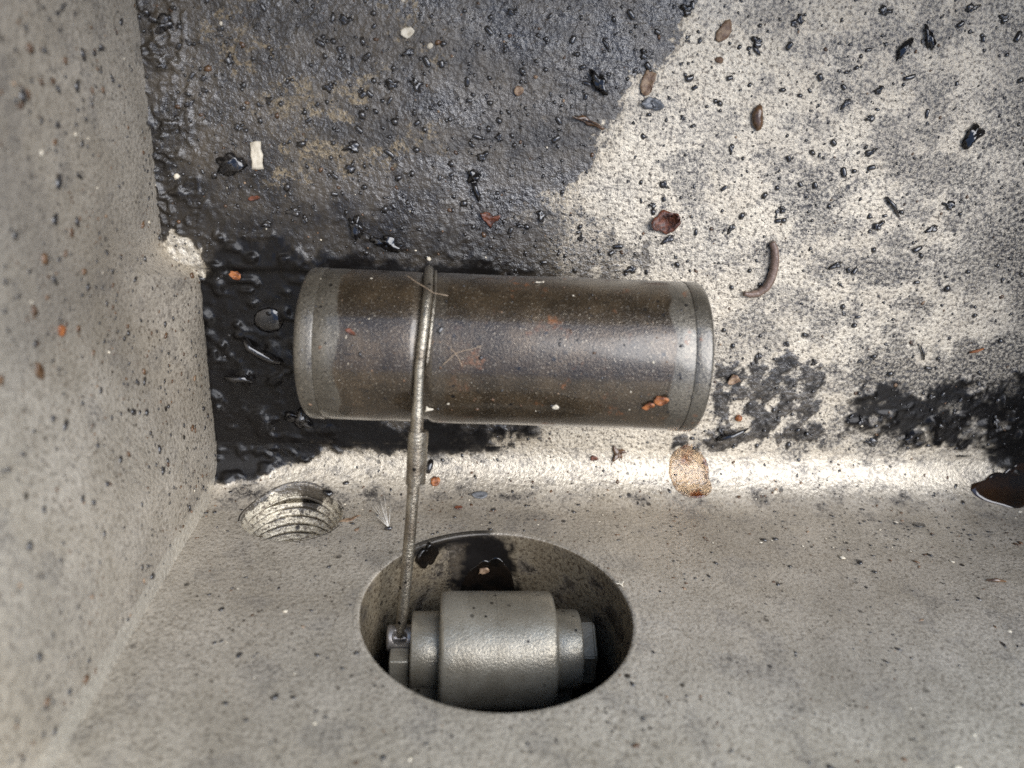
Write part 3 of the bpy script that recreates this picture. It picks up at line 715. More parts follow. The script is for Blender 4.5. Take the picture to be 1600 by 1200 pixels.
def in_bore(a, y):                                # angle in degrees, depth y
    t = math.radians(a); return np.array([BORE_X + BORE_R * math.cos(t), y, BORE_Z + BORE_R * math.sin(t)]), np.array([-math.cos(t), 0, -math.sin(t)])
tag(surface_blob('oil_pool', M_BLACKOIL, [(256, -14), (259, -10), (264, -8), (270, -7), (278, -7.5), (282, -10), (284, -14), (282, -20), (258, -20)], 0.22, in_bore),
    'glossy black oil pool inside the large opening above the roller', 'oil pool')
tag(surface_blob('oil_bead', M_BLACKOIL, [(232, -1.5), (236, -1.2), (241, -1.4), (244, -2.4), (242, -3.6), (237, -4.4), (232, -4.2), (230, -3.0)], 0.8, in_bore),
    'small black oil bead under the rim of the large opening, beside the wire', 'oil bead')

# ------------------------------------------------------------------ debris
def lump_mesh(name, sx, sy, sz, seed, sub=2, rough=0.22):
    bm = bmesh.new(); bmesh.ops.create_icosphere(bm, subdivisions=sub, radius=1)
    r = random.Random(seed); ph = [(r.uniform(1, 3), r.uniform(0, 6), r.uniform(1, 3), r.uniform(0, 6)) for _ in range(4)]
    for v in bm.verts:
        p = v.co.copy(); k = 1
        for a, b, c, d in ph: k += rough * 0.4 * math.sin(a * p.x * 1.4 + b) * math.sin(c * p.y * 1.6 + d + p.z)
        if sub > 2: k += rough * (0.9 * mnoise.noise(p * 2.3 + Vector((seed, 0, 0))) + 0.6 * mnoise.noise(p * 5.1 + Vector((0, seed, 0))))
        v.co = Vector((p.x * sx * k, p.y * sy * k, p.z * sz * k)) * MM
    me = bpy.data.meshes.new(name); bm.to_mesh(me); bm.free()
    me.polygons.foreach_set('use_smooth', [True] * len(me.polygons)); return me
def pellet_mesh(name, L, r, seed):
    rr = random.Random(seed); prof = []
    for a, k in ((-1, .0), (-.97, .55), (-.85, .85), (-.5, .98), (0, 1.0 + rr.uniform(-.12, .05)), (.5, .97), (.86, .84), (.97, .5), (1, 0)):
        prof.append((a * L / 2, max(.02, k * r)))
    me = lathe(name, prof, seg=9, sharp=80)
    for v in me.vertices:
        v.co.z *= 0.8; v.co.y += 0.10 * r * MM * math.sin(v.co.x / MM * 2.1 + seed); v.co *= 1 + 0.06 * rr.uniform(-1, 1)
    return me
def flake_mesh(name, outline, th=0.25, curl=0.3, seed=0, n=5):
    """thin irregular scrap with thickness and a curl; outline in mm"""
    P = np.array(outline, float); r = random.Random(seed + 11); Q = []
    for i in range(len(P)):                                    # ragged edge
        a, b = P[i], P[(i + 1) % len(P)]; L = np.hypot(*(b - a)); nn = np.array([-(b - a)[1], (b - a)[0]]) / (L + 1e-9)
        Q += [a, a * .6 + b * .4 + nn * L * r.uniform(-.16, .12)]
    P = np.array(Q); c = P.mean(0); bm = bmesh.new()
    rad = max(np.hypot(*(P - c).T)); tops = []; bots = []
    def zc(x, y): return curl * ((x * x) * 0.8 + y * x * 0.5) / rad + 0.5 * curl * rad * mnoise.noise(Vector((x * 1.3 + seed * 3, y * 1.3, 0)))
    rings = [1.0, 0.78, 0.52, 0.22]
    for f in rings:
        tops.append([bm.verts.new((*(c + (p - c) * f), zc(*(p - c) * f) + th * (.5 if f == 1 else 1))) for p in P])
    bots = [bm.verts.new((*p, zc(*(p - c)))) for p in P]
    k = len(P)
    for i in range(3):
        for j in range(k): bm.faces.new((tops[i][j], tops[i][(j + 1) % k], tops[i + 1][(j + 1) % k], tops[i + 1][j]))
    bm.faces.new(tops[3])
    for j in range(k): bm.faces.new((bots[j], bots[(j + 1) % k], tops[0][(j + 1) % k], tops[0][j]))
    bm.faces.new(list(reversed(bots))); bmesh.ops.recalc_face_normals(bm, faces=bm.faces)
    for v in bm.verts: v.co *= MM
    me = bpy.data.meshes.new(name); bm.to_mesh(me); bm.free()
    me.polygons.foreach_set('use_smooth', [True] * len(me.polygons)); return me
def irregular(n, rx, ry, seed, j=0.3):
    r = random.Random(seed)
    return [(rx * (1 + r.uniform(-j, j)) * math.cos(2 * math.pi * i / n), ry * (1 + r.uniform(-j, j)) * math.sin(2 * math.pi * i / n)) for i in range(n)]
def lay(o, p, rz=0.0, tilt=(0, 0), nrm=None, s=1.0):
    o.location = Vector(p) * MM
    q = Matrix.Rotation(rz, 4, 'Z').to_quaternion()
    if nrm is not None: q = Vector((0, 0, 1)).rotation_difference(Vector(nrm)) @ q
    q = q @ Matrix.Rotation(tilt[0], 4, 'X').to_quaternion() @ Matrix.Rotation(tilt[1], 4, 'Y').to_quaternion()
    o.rotation_mode = 'QUATERNION'; o.rotation_quaternion = q; o.scale = (s, s, s)
    return o
def floor_pt(u, v, dz=0.0):
    p = fl(u, v, 0.4); z = floor_z(p[0], p[1]); p = fl(u, v, z); return np.array([p[0], p[1], floor_z(p[0], p[1]) + dz])
def ang_img(deg): return math.radians(deg)      # picture angle, counter-clockwise from the picture's right
def thing(name, me, mat, u, v, label, cat, deg=0, dz=0.0, tilt=(0, 0)):
    return tag(lay(put(name, me.copy() if me.materials else me, mat), floor_pt(u, v, dz), ang_img(deg), tilt), label, cat)

# single pieces that stand out
thing('chip', flake_mesh('chip', [(-1.15, -2.6), (1.05, -2.5), (1.2, 0.2), (1.0, 2.6), (-1.1, 2.4), (-1.2, 0)], .8, .12, 6), M_CREAM, 402, 243, 'cream rectangular chip standing out on the black oily floor', 'chip', 2)
thing('leaf_scrap', flake_mesh('leaf_scrap', irregular(11, 3.0, 2.3, 3, .22), .35, .5, 1), M_RED, 1041, 346, 'round red-brown leaf scrap on the cream floor above the float', 'leaf scrap', 15, 0.25)
thing('leaf_scrap', flake_mesh('leaf_scrap', [(-2.2, 1.2), (-.8, 1.5), (.6, .6), (2.0, 1.0), (1.6, -.2), (.8, -.7), (.2, -2.0), (-.5, -1.2), (-1.4, -.2)], .4, .5, 2), M_RED, 766, 342, 'pointed red-brown leaf scrap on the dark oil above the float', 'leaf scrap', 0, 0.3)
thing('leaf_scrap', flake_mesh('leaf_scrap', [(-3.6, .6), (-1.2, 1.1), (.4, .4), (3.4, -.7), (3.2, -1.2), (0, -.7), (-1.6, .0)], .3, .35, 3), M_GRITB, 918, 190, 'long narrow brown leaf sliver at the edge of the oil stain', 'leaf scrap', -5, 0.25)
thing('leaf_scrap', flake_mesh('leaf_scrap', irregular(9, 1.4, 2.6, 14, .25), .25, .4, 5), M_TAN, 1011, 130, 'tan leaf scrap at the oil stain border near the top', 'leaf scrap', -12, 0.2)
thing('leaf_scrap', flake_mesh('leaf_scrap', irregular(9, 2.2, 1.2, 24, .25), .3, .4, 6), M_GREYF, 1018, 162, 'grey oval flake just below the tan leaf scrap', 'leaf scrap', -8, 0.2)
thing('seed_husk', lump_mesh('seed_husk', 1.2, 2.3, .9, 31), M_GRITB, 1183, 184, 'brown seed husk lying on the cream floor, upper right', 'seed husk', 5, 0.5)
thing('seed_husk', lump_mesh('seed_husk', 1.3, 2.1, .35, 32), M_TAN, 1131, 50, 'pale oval husk on the cream floor near the top edge', 'seed husk', -20, 0.2)
thing('tar_lump', lump_mesh('tar_lump', 1.0, 2.1, .8, 33, 3, .6), M_TAR, 936, 130, 'shiny black lump with a tail on the grey oil film', 'lump', 35, 0.5)
thing('tar_lump', lump_mesh('tar_lump', 1.3, 1.2, .8, 34, 3, .4), M_TAR, 741, 275, 'round shiny black lump above the red leaf scrap', 'lump', 0, 0.5)
thing('tar_drip', tube('tar_drip', [(0, 0, .4), (.3, -1.2, .5), (.9, -2.6, .5), (1.0, -3.6, .3)], [.6, .55, .6, .2], 8), M_TAR, 741, 285, 'short black drip hanging off the round shiny lump', 'drip', 0)
thing('tar_lump', lump_mesh('tar_lump', 2.2, 1.5, .8, 35, 3, .6), M_TAR, 1517, 213, 'large shiny black lump near the right edge', 'lump', 60, 0.4)
thing('tar_lump', lump_mesh('tar_lump', 2.4, .75, .6, 36, 3, .5), M_TAR, 1412, 76, 'curved black sliver on the cream floor, top right', 'lump', 60, 0.3)
thing('tar_lump', lump_mesh('tar_lump', 2.2, .7, .6, 37, 3, .5), M_TAR, 1450, 58, 'straight black sliver beside the curved one, top right', 'lump', -60, 0.3)
thing('tar_lump', lump_mesh('tar_lump', 2.2, 1.7, .6, 38, 3, .7), M_TAR, 360, 256, 'flat crumbly black lump left of the cream chip', 'lump', 20, 0.3)
thing('tar_lump', lump_mesh('tar_lump', 1.1, 2.2, .9, 39, 3, .7), M_TAR, 557, 352, 'tall black lump on the oil above the left half of the float', 'lump', 10, 0.5)
thing('tar_lump', lump_mesh('tar_lump', 2.3, 1.2, .8, 40, 3, .7), M_TAR, 605, 380, 'wide black lump behind the wire on the float', 'lump', -20, 0.4)
thing('tar_lump', lump_mesh('tar_lump', 2.2, 1.6, .9, 41, 3, .8), M_TAR, 470, 655, 'blue-black crumbly lump at the lower left end of the float', 'lump', -30, 0.6)
thing('tar_roll', tube('tar_roll', [(-3.4, 2.6, .5), (-2.4, .8, .9), (-.4, -.3, 1.0), (2.0, -1.6, .8), (4.0, -2.4, .4)], [.7, .95, 1.0, 1.0, .6], 10), M_TAR, 410, 548, 'twisted black tar roll left of the float', 'tar roll', 0, 0.2)
thing('tar_roll', tube('tar_roll', [(-3, .6, .4), (-1, .2, .8), (1.2, .5, .8), (3, -.4, .4)], [.5, .8, .8, .4], 10), M_TAR, 375, 592, 'short black tar roll by the left wall', 'tar roll', 0, 0.2)
thing('oil_blister', lump_mesh('oil_blister', 3.2, 2.9, .55, 44, 2, .1), M_TAR, 420, 500, 'flat round blister in the black tar beside the float', 'blister', 0, 0.2)
thing('scrap', flake_mesh('scrap', irregular(7, 1.2, .9, 51, .3), .3, .4, 2), M_ORANGE, 370, 430, 'small orange scrap on the tar in the left corner', 'scrap', -30, 0.4)
thing('scrap', flake_mesh('scrap', irregular(7, 1.0, .55, 52, .3), .3, .4, 2), M_RED, 398, 309, 'dark red scrap below the cream chip', 'scrap', 10, 0.3)
thing('scrap', flake_mesh('scrap', irregular(7, 1.2, .9, 53, .3), .3, .4, 2), M_CREAM, 637, 50, 'cream scrap near the top on the grey oil film', 'scrap', 10, 0.3)
thing('scrap', flake_mesh('scrap', irregular(8, .9, .9, 54, .2), .3, .4, 2), M_TAN, 810, 141, 'round tan scrap in the middle of the oil film', 'scrap', 0, 0.2)
thing('scrap', flake_mesh('scrap', irregular(8, 1.6, 1.1, 55, .4), .3, .5, 2), M_TAN, 1146, 592, 'pinkish brown scrap right of the float end', 'scrap', 20, 0.4)
thing('bead', lump_mesh('bead', .85, .85, .8, 56, 2, .05), M_ORANGE, 1153, 652, 'round amber bead right of the float end', 'bead', 0, 0.5)
thing('curled_strip', tube('curled_strip', [(-3.4, -1.4, .3), (-2, -.7, .9), (0, -.1, 1.1), (2.0, .9, .9), (3.8, 1.8, .5)], [.35, .8, .7, .55, .15], 8), M_TAR, 1142, 678, 'curled glossy black strip below the amber bead', 'strip', 0)
thing('splinter', tube('splinter', [(-1.9, 1.8, .3), (0, .2, .6), (2, -2.2, .3)], [.3, .45, .12], 6), M_GRIT, 1394, 322, 'dark pointed splinter on the cream floor at right', 'splinter', 0)
thing('splinter', tube('splinter', [(-1.6, -.5, .3), (0, 0, .5), (1.6, .6, .3)], [.2, .35, .15], 6), M_ORANGE, 1524, 547, 'orange splinter on the dark stain at right', 'splinter', 0, 0.2)
thing('splinter', tube('splinter', [(0, 2.3, .4), (.1, 0, .5), (-.2, -1.6, .3)], [.15, .3, .2], 6), M_GRIT, 1441, 552, 'black splinter left of the orange splinter', 'splinter', 30)
# curled brown stem
st = [floor_pt(u, v, .8) for u, v in ((1204, 377), (1208, 388), (1209, 404), (1207, 420), (1202, 436), (1194, 449), (1182, 457), (1170, 459), (1160, 457))]
c0 = np.mean(st, 0); c0[2] = 0
ft = []
for i in range(len(st) - 1):
    for t in np.linspace(0, 1, 6)[:-1]: ft.append(st[i] * (1 - t) + st[i + 1] * t - c0)
ft.append(st[-1] - c0)
o = put('stem', tube('stem', ft, [0.50 + 0.42 * math.sin(math.pi * min(1, i / len(ft) * 1.1)) ** .5 + .05 * (i % 2) for i in range(len(ft))], 10), M_STEM, None, c0)
tag(o, 'curled brown ridged stem on the cream floor above the right end of the float', 'stem')
# scraps on the front wall and its fillet
def wall_thing(name, me, mat, u, v, label, cat, deg=0, dz=0.12):
    x, s = fs(u, v); p, n = on_fillet(x, s); return tag(lay(put(name, me, mat), p + n * dz, math.radians(deg), (0, 0), n), label, cat)
wall_thing('leaf_scrap', flake_mesh('leaf_scrap', [(-1.6, 2.0), (-.5, 1.2), (.8, 1.3), (1.7, .6), (.7, 0), (.9, -1.5), (.1, -.9), (-1.5, -1.9), (-1.1, 0)], .35, .5, 4), M_GRITB, 966, 708, 'star-shaped brown leaf scrap on the fillet under the float', 'leaf scrap')
wall_thing('scrap', flake_mesh('scrap', irregular(7, .9, .7, 62, .3), .3, .4, 2), M_RED, 927, 716, 'tiny dark red scrap left of the star-shaped leaf scrap', 'scrap')
wall_thing('scrap', flake_mesh('scrap', irregular(7, 1.3, 1.1, 63, .3), .5, .4, 2), M_ORANGE, 679, 753, 'orange-brown scrap beside the lower end of the wire sleeve', 'scrap')
wall_thing('scrap', flake_mesh('scrap', irregular(8, 1.8, .9, 64, .2), .25, .2, 2), M_GREYF, 750, 773, 'blue-grey oval flake between the sleeve and the large opening', 'flake', 0)
wall_thing('scrap', flake_mesh('scrap', irregular(6, 1.0, .6, 65, .3), .25, .2, 2), M_RED, 716, 794, 'dull red flake above the rim of the large opening', 'flake', 0)
wall_thing('tar_lump', lump_mesh('tar_lump', .9, 2.0, .7, 66), M_TAR, 671, 728, 'black glossy lump standing for the shadow right of the wire sleeve', 'lump', -12, 0.3)  # dark lump added in place of the shadow the sleeve casts
wall_thing('flake', flake_mesh('flake', irregular(9, 1.6, 1.0, 67, .15), .12, .05, 2), M_GRIT, 1436, 821, 'dark oval flake on the front wall at right', 'flake', 0)
wall_thing('splinter', tube('splinter', [(-2, .2, .1), (0, 0, .3), (2, -.2, .1)], [.15, .4, .15], 6), M_GRITB, 1556, 909, 'brown splinter on the front wall near the right edge', 'splinter', 0)
wall_thing('scrap', flake_mesh('scrap', [(-1.1, .2), (-.2, .3), (.2, 1.0), (.4, .2), (1.2, .3), (.4, -.3), (.1, -1), (-.3, -.2)], .2, .5, 3), M_CREAM, 969, 914, 'tiny pale star-shaped scrap on the right rim of the large opening', 'scrap', 20)
wall_thing('tar_lump', lump_mesh('tar_lump', 1.3, .8, .5, 68), M_TAR, 512, 770, 'black lump on the upper rim of the threaded hole', 'lump', -20, 0.2)
wall_thing('rust_patch', flake_mesh('rust_patch', [(-2.2, -.9), (-.5, .3), (1.8, 1.0), (2.8, .7), (1.2, -.3), (-.6, -1.2)], .12, .02, 4), M_TAN, 545, 811, 'rust-brown crust at the right rim of the threaded hole', 'rust', 15, 0.05)
for u, v, a, lb in ((868, 920, 0, 'long'),): pass
# left wall rust dot
def on_left(u, v):
    x = 0.0
    for _ in range(12):
        q = on(u, v, 0, x); x = -6.4 * float(sstep(8, STEP_Y, q[1]) * sstep(0, 24, q[2])) if q[1] < STEP_Y else -6.4
    return on(u, v, 0, x + .15)
tag(lay(put('rust_dot', lump_mesh('rust_dot', 1.0, .9, .35, 71), M_ORANGE), on_left(97, 516), .3, (0, 0), (1, 0, 0)), 'orange rust dot on the left wall', 'rust')
tag(lay(put('oil_spot', lump_mesh('oil_spot', .9, 1.4, .2, 72), M_GRITB), on_left(63, 580), .3, (0, 0), (1, 0, 0)), 'blurred dark brown spot on the left wall below the rust dot', 'spot')
q_, n_ = in_bore(268, -9)
tag(lay(put('chip', flake_mesh('chip', irregular(6, 1.3, .9, 91, .25), .4, .3, 2), M_TAN), q_ + n_ * .3, .4, (0, 0), n_), 'small tan chip stuck in the black oil inside the large opening', 'chip')
# seed with its tuft
x, s = fs(607, 828); p, n = on_fillet(x, s)
tf = empty('thistle_seed', p); tag(tf, 'seed with a tuft of white hairs beside the wire on the front wall', 'seed')
put('seed', lump_mesh('seed', .9, .45, .45, 73), M_GRIT, tf, (0, .45, 0))
V_, F_ = [], []
hb = bmesh.new(); r = random.Random(5)
for i in range(20):
    L = r.uniform(4.0, 9.0); dirn = Vector((r.gauss(-.42, .32), r.uniform(.15, .7), -1.0)).normalized()
    a0 = Vector((0, .5, -.3)); q = [a0 + dirn * L * t + Vector((0, .5 * t * t, 0)) for t in (0, .35, .7, 1)]
    tm = tube('t', q, [.04, .03, .022, .012], 4, True); hb.from_mesh(tm); bpy.data.meshes.remove(tm)
me = bpy.data.meshes.new('tuft'); hb.to_mesh(me); hb.free(); put('tuft', me, M_FLUFF, tf)
# bits on the float
def on_float(u, v):
    r = ray(u, v); d = axis.normalized(); Dn = np.array(d); A0 = np.array(PL)
    w = CAM - A0; a_ = r - Dn * (r @ Dn); b_ = w - Dn * (w @ Dn)
    A = a_ @ a_; B = 2 * a_ @ b_; Cc = b_ @ b_ - FR * FR; disc = max(B * B - 4 * A * Cc, 0)
    t = (-B - math.sqrt(disc)) / (2 * A); p = CAM + r * t; foot = A0 + Dn * ((p - A0) @ Dn); n = p - foot
    return p, n / np.linalg.norm(n)
def float_thing(name, me, mat, u, v, label, cat, deg=0, dz=0.1):
    p, n = on_float(u, v); return tag(lay(put(name, me, mat), p + n * dz, math.radians(deg), (0, 0), n), label, cat)
float_thing('leaf_scrap', flake_mesh('leaf_scrap', irregular(9, 1.35, 1.1, 81, .3), .3, .5, 2), M_ORANGE, 1033, 625, 'orange papery scrap on the lower right of the float', 'leaf scrap', 20)
float_thing('leaf_scrap', flake_mesh('leaf_scrap', irregular(9, 1.2, .75, 82, .3), .3, .5, 2), M_ORANGE, 1014, 633, 'smaller orange papery scrap beside the larger one on the float', 'leaf scrap', 20)
float_thing('scrap', flake_mesh('scrap', irregular(8, .62, .6, 83, .2), .25, .2, 2), M_CREAM, 868, 635, 'pale yellow scrap on the lower middle of the float', 'scrap')
float_thing('scrap', flake_mesh('scrap', [(-.8, -.2), (-.7, .3), (0, .1), (.8, .4), (.7, -.3), (.2, 0), (-.4, -.1)], .2, .3, 3), M_CREAM, 843, 443, 'white scrap on the top side of the float', 'scrap')
float_thing('scrap', flake_mesh('scrap', [(-.8, -.6), (-.3, .8), (.1, .2), (1.0, .3), (.3, -.2)], .25, .4, 3), M_CREAM, 669, 638, 'pale chip wedged beside the wire on the float', 'scrap')
float_thing('grain', pellet_mesh('grain', 1.3, .45, 3), M_GRIT, 688, 516, 'dark grain right of the wire on the float', 'grain', 60, 0.2)
float_thing('scrap', flake_mesh('scrap', irregular(7, 1.0, .5, 84, .4), .2, .3, 2), M_RED, 548, 518, 'dark red scrap on the left part of the float', 'scrap', -30)
def fibre(name, uvs, mat, label, rr=.055, lift=.25):
    P = [on_float(u, v) for u, v in uvs]; P = [p + n * lift for p, n in P]; c = P[0]
    fine = []
    for i in range(len(P) - 1):
        for t in np.linspace(0, 1, 5)[:-1]: fine.append(P[i] * (1 - t) + P[i + 1] * t - c)
    fine.append(P[-1] - c)
    tag(put(name, tube(name, fine, rr, 5), mat, None, c), label, 'fibre')
fibre('fibre', [(635, 440), (650, 450), (665, 458), (678, 466), (700, 470)], M_HAIR, 'thin tan fibre crossing the wire on the upper float', lift=1.4)
fibre('fibre', [(692, 570), (703, 560), (712, 552), (724, 548), (740, 545), (752, 540)], M_HAIR, 'long thin tan fibre right of the wire on the float')
fibre('fibre', [(704, 545), (712, 552), (718, 562), (722, 572)], M_HAIR, 'short tan fibre crossing the long one on the float')

# countable dark grains: the ones that show largest are things of their own
PEL = [pellet_mesh('grain', L_, r_, i) for i, (L_, r_) in enumerate(((2.6, .7), (2.1, .75), (3.0, .62), (1.7, .7), (2.3, .8)))]
LMP = [lump_mesh('grain', a_, b_, c_, 100 + i, 3, .75) for i, (a_, b_, c_) in enumerate(((1.2, .8, .5), (1.6, .7, .5), (1.0, 1.0, .5), (1.8, 1.1, .6)))]
for me in PEL + LMP: me.materials.append(M_GRIT)
BIG = [(411, 12, 0, 0), (345, 45, 0, 1), (270, 12, 0, 3), (240, 30, 0, 1), (255, 38, 1, 3), (294, 65, 1, 1), (300, 118, 0, 0), (280, 72, 0, 3), (254, 102, 1, 0), (318, 122, 0, 3), (320, 141, 0, 1), (360, 93, 1, 0),
       (520, 27, 0, 2), (500, 67, 0, 0), (540, 32, 1, 0), (536, 84, 1, 1), (574, 87, 0, 1), (515, 136, 1, 2), (567, 148, 0, 3), (578, 147, 0, 1), (609, 157, 0, 2), (652, 192, 0, 4), (640, 80, 1, 1), (667, 96, 0, 0), (614, 132, 1, 2),
       (496, 163, 0, 3), (482, 188, 0, 1), (561, 202, 0, 0), (550, 230, 1, 3), (609, 240, 0, 2), (523, 275, 0, 0), (420, 158, 1, 2), (404, 163, 0, 3), (374, 199, 1, 0), (295, 164, 1, 1), (453, 302, 0, 3), (523, 303, 0, 1), (615, 322, 0, 1), (460, 330, 1, 1), (416, 350, 1, 3),
       (764, 48, 0, 0), (895, 62, 0, 1), (945, 65, 1, 1), (986, 23, 0, 0), (730, 128, 0, 0), (733, 157, 0, 3), (746, 214, 0, 2), (738, 227, 0, 3), (780, 216, 1, 2), (873, 189, 0, 0), (869, 217, 0, 0), (915, 151, 0, 3), (1020, 163, 0, 1), (1012, 103, 0, 3), (706, 273, 0, 3), (755, 245, 1, 0),
       (1007, 85, 1, 0), (1027, 50, 0, 3), (1073, 15, 1, 0), (1082, 8, 0, 0), (1250, 32, 1, 2), (1180, 75, 1, 1), (1183, 65, 1, 0), (1357, 78, 0, 0), (1381, 18, 1, 0), (1379, 15, 0, 3), (1421, 121, 0, 2), (1536, 61, 0, 1), (1517, 14, 1, 1), (1500, 38, 0, 1), (1568, 28, 1, 0), (1590, 57, 0, 0),
       (1077, 122, 0, 1), (1085, 137, 0, 3), (1140, 122, 0, 3), (1233, 72, 0, 1), (1281, 121, 0, 3), (1318, 136, 0, 3), (1322, 160, 1, 1), (1373, 142, 1, 0), (1360, 184, 1, 0), (1358, 240, 1, 1), (1318, 269, 0, 0), (1361, 262, 0, 1), (1302, 223, 0, 3), (1372, 353, 1, 0), (1382, 337, 0, 3), (1433, 389, 0, 0), (1457, 356, 1, 1), (1481, 320, 1, 3),
       (1142, 231, 1, 1), (1131, 294, 0, 0), (1037, 311, 0, 3), (1020, 320, 1, 0), (1087, 363, 0, 0), (1142, 356, 1, 1), (1232, 248, 0, 1), (1250, 288, 0, 3), (1273, 289, 0, 3), (1223, 327, 1, 0), (1215, 345, 0, 3), (1307, 413, 1, 1), (1325, 422, 0, 1), (1335, 423, 0, 0), (1258, 523, 0, 4), (1230, 537, 0, 1), (1450, 575, 0, 0), (1432, 441, 0, 1), (1340, 495, 0, 0),
       (910, 105, 0, 3), (845, 335, 1, 2), (812, 352, 1, 0), (850, 410, 0, 3), (798, 360, 0, 3), (965, 385, 0, 0), (985, 420, 1, 0), (1010, 425, 0, 1), (1045, 372, 1, 1), (955, 395, 0, 3), (690, 100, 0, 3), (860, 25, 0, 3), (800, 20, 1, 0), (650, 130, 1, 2),
       (1360, 690, 1, 3), (1330, 650, 0, 0), (1345, 660, 1, 1), (1455, 620, 1, 0), (1500, 625, 0, 1), (1530, 600, 1, 1), (1470, 665, 0, 3), (1555, 660, 1, 0), (1420, 688, 1, 2), (1170, 632, 0, 1), (1125, 672, 1, 2), (1183, 558, 1, 1)]
GRAINS = []
def grain(p, lump, i, rz, s_):
    me = (LMP if lump else PEL)[i % (4 if lump else 5)]
    o = bpy.data.objects.new('grain', me); COL.objects.link(o)
    lay(o, p, rz, (random.uniform(-.2, .2), random.uniform(-.2, .2)), (0, 0, 1), s_)
    GRAINS.append((o, lump, s_, p))
def is_oily(p): return poly_sd(np.array([p[0]]), np.array([p[1]]), OIL)[0] < 0
for u, v, lump, i in BIG:
    p = floor_pt(u, v, 0.18)
    if p[1] > RF: grain(p, lump, i, random.uniform(0, 6.28), random.uniform(.5, .85))
tries = 0
while len(GRAINS) < 265 and tries < 3000:
    tries += 1
    u = random.uniform(225, 1590); v = random.uniform(5, 690)
    if (440 < u < 1130 and 405 < v < 690) or (u < 330 and v > 330) or u < 225 + v * .13: continue
    p = floor_pt(u, v, 0.08)
    if p[1] < RF + .5 or (not is_oily(p) and random.random() < .35): continue
    grain(p, random.random() < .5, random.randrange(5), random.uniform(0, 6.28), min(.62, .2 + random.expovariate(7)))
# each grain is named by the nearest thing one can find, its side of it and its rank there
MARKS = [(402, 243, 'cream rectangular chip'), (1041, 346, 'round red-brown leaf scrap'), (766, 342, 'pointed red-brown leaf scrap'), (918, 190, 'narrow brown leaf sliver'),
         (1011, 130, 'tan leaf scrap'), (1183, 184, 'brown seed husk'), (1131, 50, 'pale oval husk'), (936, 130, 'shiny tailed lump'), (741, 275, 'round shiny lump with a drip'),
         (1517, 213, 'large shiny lump'), (1412, 76, 'curved black sliver'), (360, 256, 'flat crumbly lump'), (557, 352, 'tall lump above the float'), (637, 50, 'cream scrap'),
         (810, 141, 'round tan scrap'), (1195, 430, 'curled brown stem'), (1153, 652, 'amber bead'), (1394, 322, 'pointed splinter'), (1524, 547, 'orange splinter'), (352, 103, 'bare cream patch in the oil')]
SIDE = ['right of', 'up-right of', 'above', 'up-left of', 'left of', 'down-left of', 'below', 'down-right of']
ORD = ['nearest', 'second', 'third', 'fourth', 'fifth', 'sixth', 'seventh', 'eighth', 'ninth', 'tenth', 'eleventh', 'twelfth', 'thirteenth', 'fourteenth']
cells = {}
for o, lump, s_, p in GRAINS:
    u, v = project(np.asarray(p)); mk = min(MARKS, key=lambda q: math.hypot(u - q[0], v - q[1]))
    side = SIDE[int(round(math.degrees(math.atan2(mk[1] - v, u - mk[0])) / 45)) % 8]
    key = ('large' if s_ > .62 else 'small', 'lumpy' if lump else 'pellet-shaped', side, mk[2])
    cells.setdefault(key, []).append((math.hypot(u - mk[0], v - mk[1]), o, p))
for (size, shape, side, mk), L in cells.items():
    for r_, (d, o, p) in enumerate(sorted(L, key=lambda q: q[0])):
        nm = '' if len(L) == 1 else ', ' + ORD[min(r_, 13)] + ' there'
        tag(o, '%s %s black grain %s the %s%s' % (size, shape, side, mk, nm), 'grain', 'dark grains in the oil film' if is_oily(p) else 'dark grains on the cream floor')

# grit nobody could count: one mesh on the floor, one on the walls, one on the float
def grit_mesh(name, items, mat, label, extra=None):
    V = []; F = []; MI = []
    ph = (1 + 5 ** .5) / 2
    ico = np.array([(-1, ph, 0), (1, ph, 0), (-1, -ph, 0), (1, -ph, 0), (0, -1, ph), (0, 1, ph), (0, -1, -ph), (0, 1, -ph), (ph, 0, -1), (ph, 0, 1), (-ph, 0, -1), (-ph, 0, 1)]) / 1.9
    fa = [(0, 11, 5), (0, 5, 1), (0, 1, 7), (0, 7, 10), (0, 10, 11), (1, 5, 9), (5, 11, 4), (11, 10, 2), (10, 7, 6), (7, 1, 8), (3, 9, 4), (3, 4, 2), (3, 2, 6), (3, 6, 8), (3, 8, 9), (4, 9, 5), (2, 4, 11), (6, 2, 10), (8, 6, 7), (9, 8, 1)]
    for p, n, a, b, c, mi in items:
        n = np.asarray(n, float); t = np.cross(n, rng.normal(size=3)); t /= np.linalg.norm(t); w = np.cross(n, t); k = len(V)
        J = 1 + rng.uniform(-.28, .28, 12)
        for q, j in zip(ico, J): V.append(p + (t * q[0] * a + w * q[1] * b + n * q[2] * c) * j)
        F += [(x + k, y + k, z + k) for x, y, z in fa]; MI += [mi] * 20
    me = mesh(name, V, F)
    for m_ in mat: me.materials.append(m_)
    me.polygons.foreach_set('material_index', MI)
    return tag(put(name, me), label, 'grit', kind='stuff')
items = []
xr = rng.uniform(-7, 200, 9000); yr = rng.uniform(RF + .3, 118, 9000)
om = floor_masks(xr[:, None], yr[:, None]); zr = floor_height(xr[:, None], yr[:, None], om[0], om[1], om[4], om[5], om[6])[:, 0] * sstep(RF - .2, RF + 3, yr)
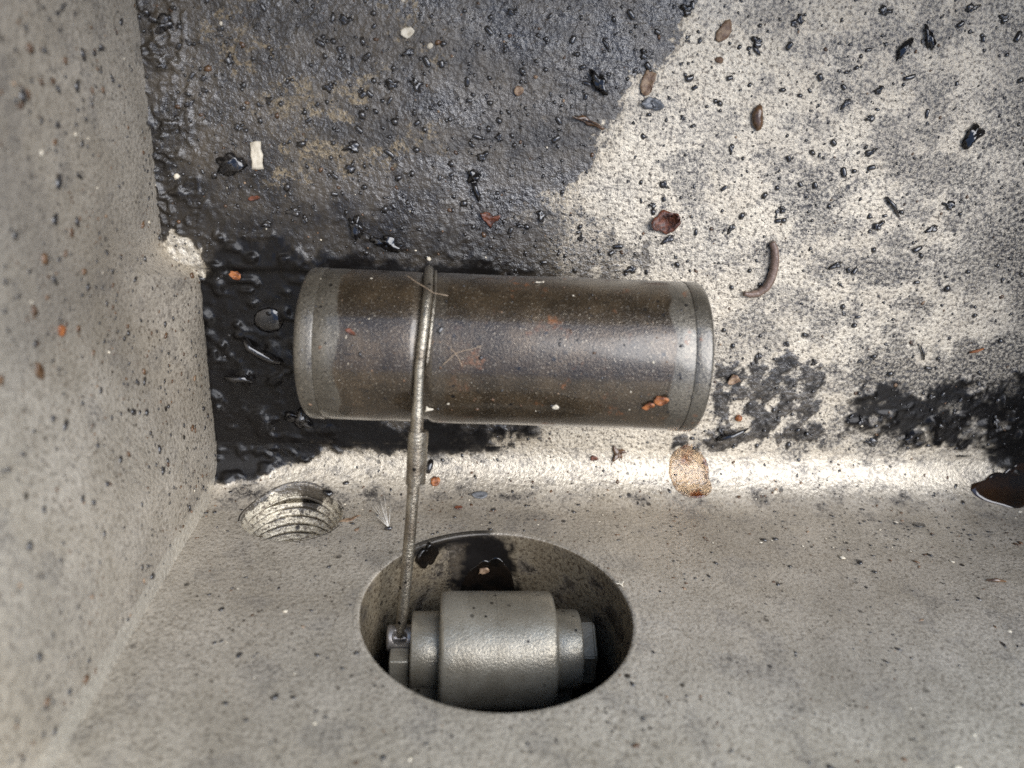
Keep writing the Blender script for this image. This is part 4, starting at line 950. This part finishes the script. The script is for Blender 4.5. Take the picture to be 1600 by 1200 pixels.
for x, y, z, o_ in zip(xr, yr, zr, om[0][:, 0]):
    if rng.random() > (0.8 if o_ > .4 else 0.42) or om[5][len(items) * 0 + int(np.flatnonzero(xr == x)[0]), 0] > .5: continue
    a = min(0.09 + rng.exponential(.12), .7); mi = rng.choice(4, p=(.90, .07, .015, .015))
    items.append((np.array([x, y, z + a * .2]), (0, 0, 1), a * rng.uniform(1, 1.6), a, a * .7, mi))
grit_mesh('floor_grit', items, [M_GRIT, M_GRITB, M_TAN, M_CREAM], 'fine black and brown grit scattered over the housing floor')
items = []
for _ in range(2200):
    x = rng.uniform(0, 200); s = rng.uniform(1, 112) if rng.random() < .7 else rng.uniform(1, 30)
    p, n = on_fillet(x, s)
    if any(math.hypot(p[0] - cx, p[2] - cz) < r_ + 1 for cx, cz, r_ in ((BORE_X, BORE_Z, BORE_R), (THR_X, THR_Z, THR_R))): continue
    a = min(0.09 + rng.exponential(.10), .6); items.append((p + n * .03, n, a * rng.uniform(1, 2.0), a, a * .35, rng.choice(4, p=(.66, .24, .05, .05))))
for _ in range(2200):
    y = rng.uniform(3, 112); z = rng.uniform(1, 110); x = float(np.interp(y, plan[:, 1], plan[:, 0])) if y > 4.6 else 0
    x = min(x, float(-6.4 * sstep(8, STEP_Y, y) * sstep(0, 24, z)))
    a = min(0.10 + rng.exponential(.15), .9); items.append((np.array([x + .04, y, z]), (1, 0, 0), a * rng.uniform(1, 1.8), a, a * .35, rng.choice(4, p=(.68, .29, .02, .01))))
grit_mesh('wall_grit', items, [M_GRIT, M_GRITB, M_TAN, M_CREAM], 'fine dark specks clinging to the cast metal walls')
items = []
for _ in range(260):
    u = rng.uniform(470, 1105); v = rng.uniform(435, 655); p, n = on_float(u, v); a = min(.06 + rng.exponential(.07), .35)
    items.append((p + n * .02, n, a * 1.4, a, a * .5, rng.choice(4, p=(.62, .16, .12, .10))))
grit_mesh('float_grit', items, [M_GRIT, M_GRITB, M_TAN, M_CREAM], 'fine specks of dirt stuck to the oily float')
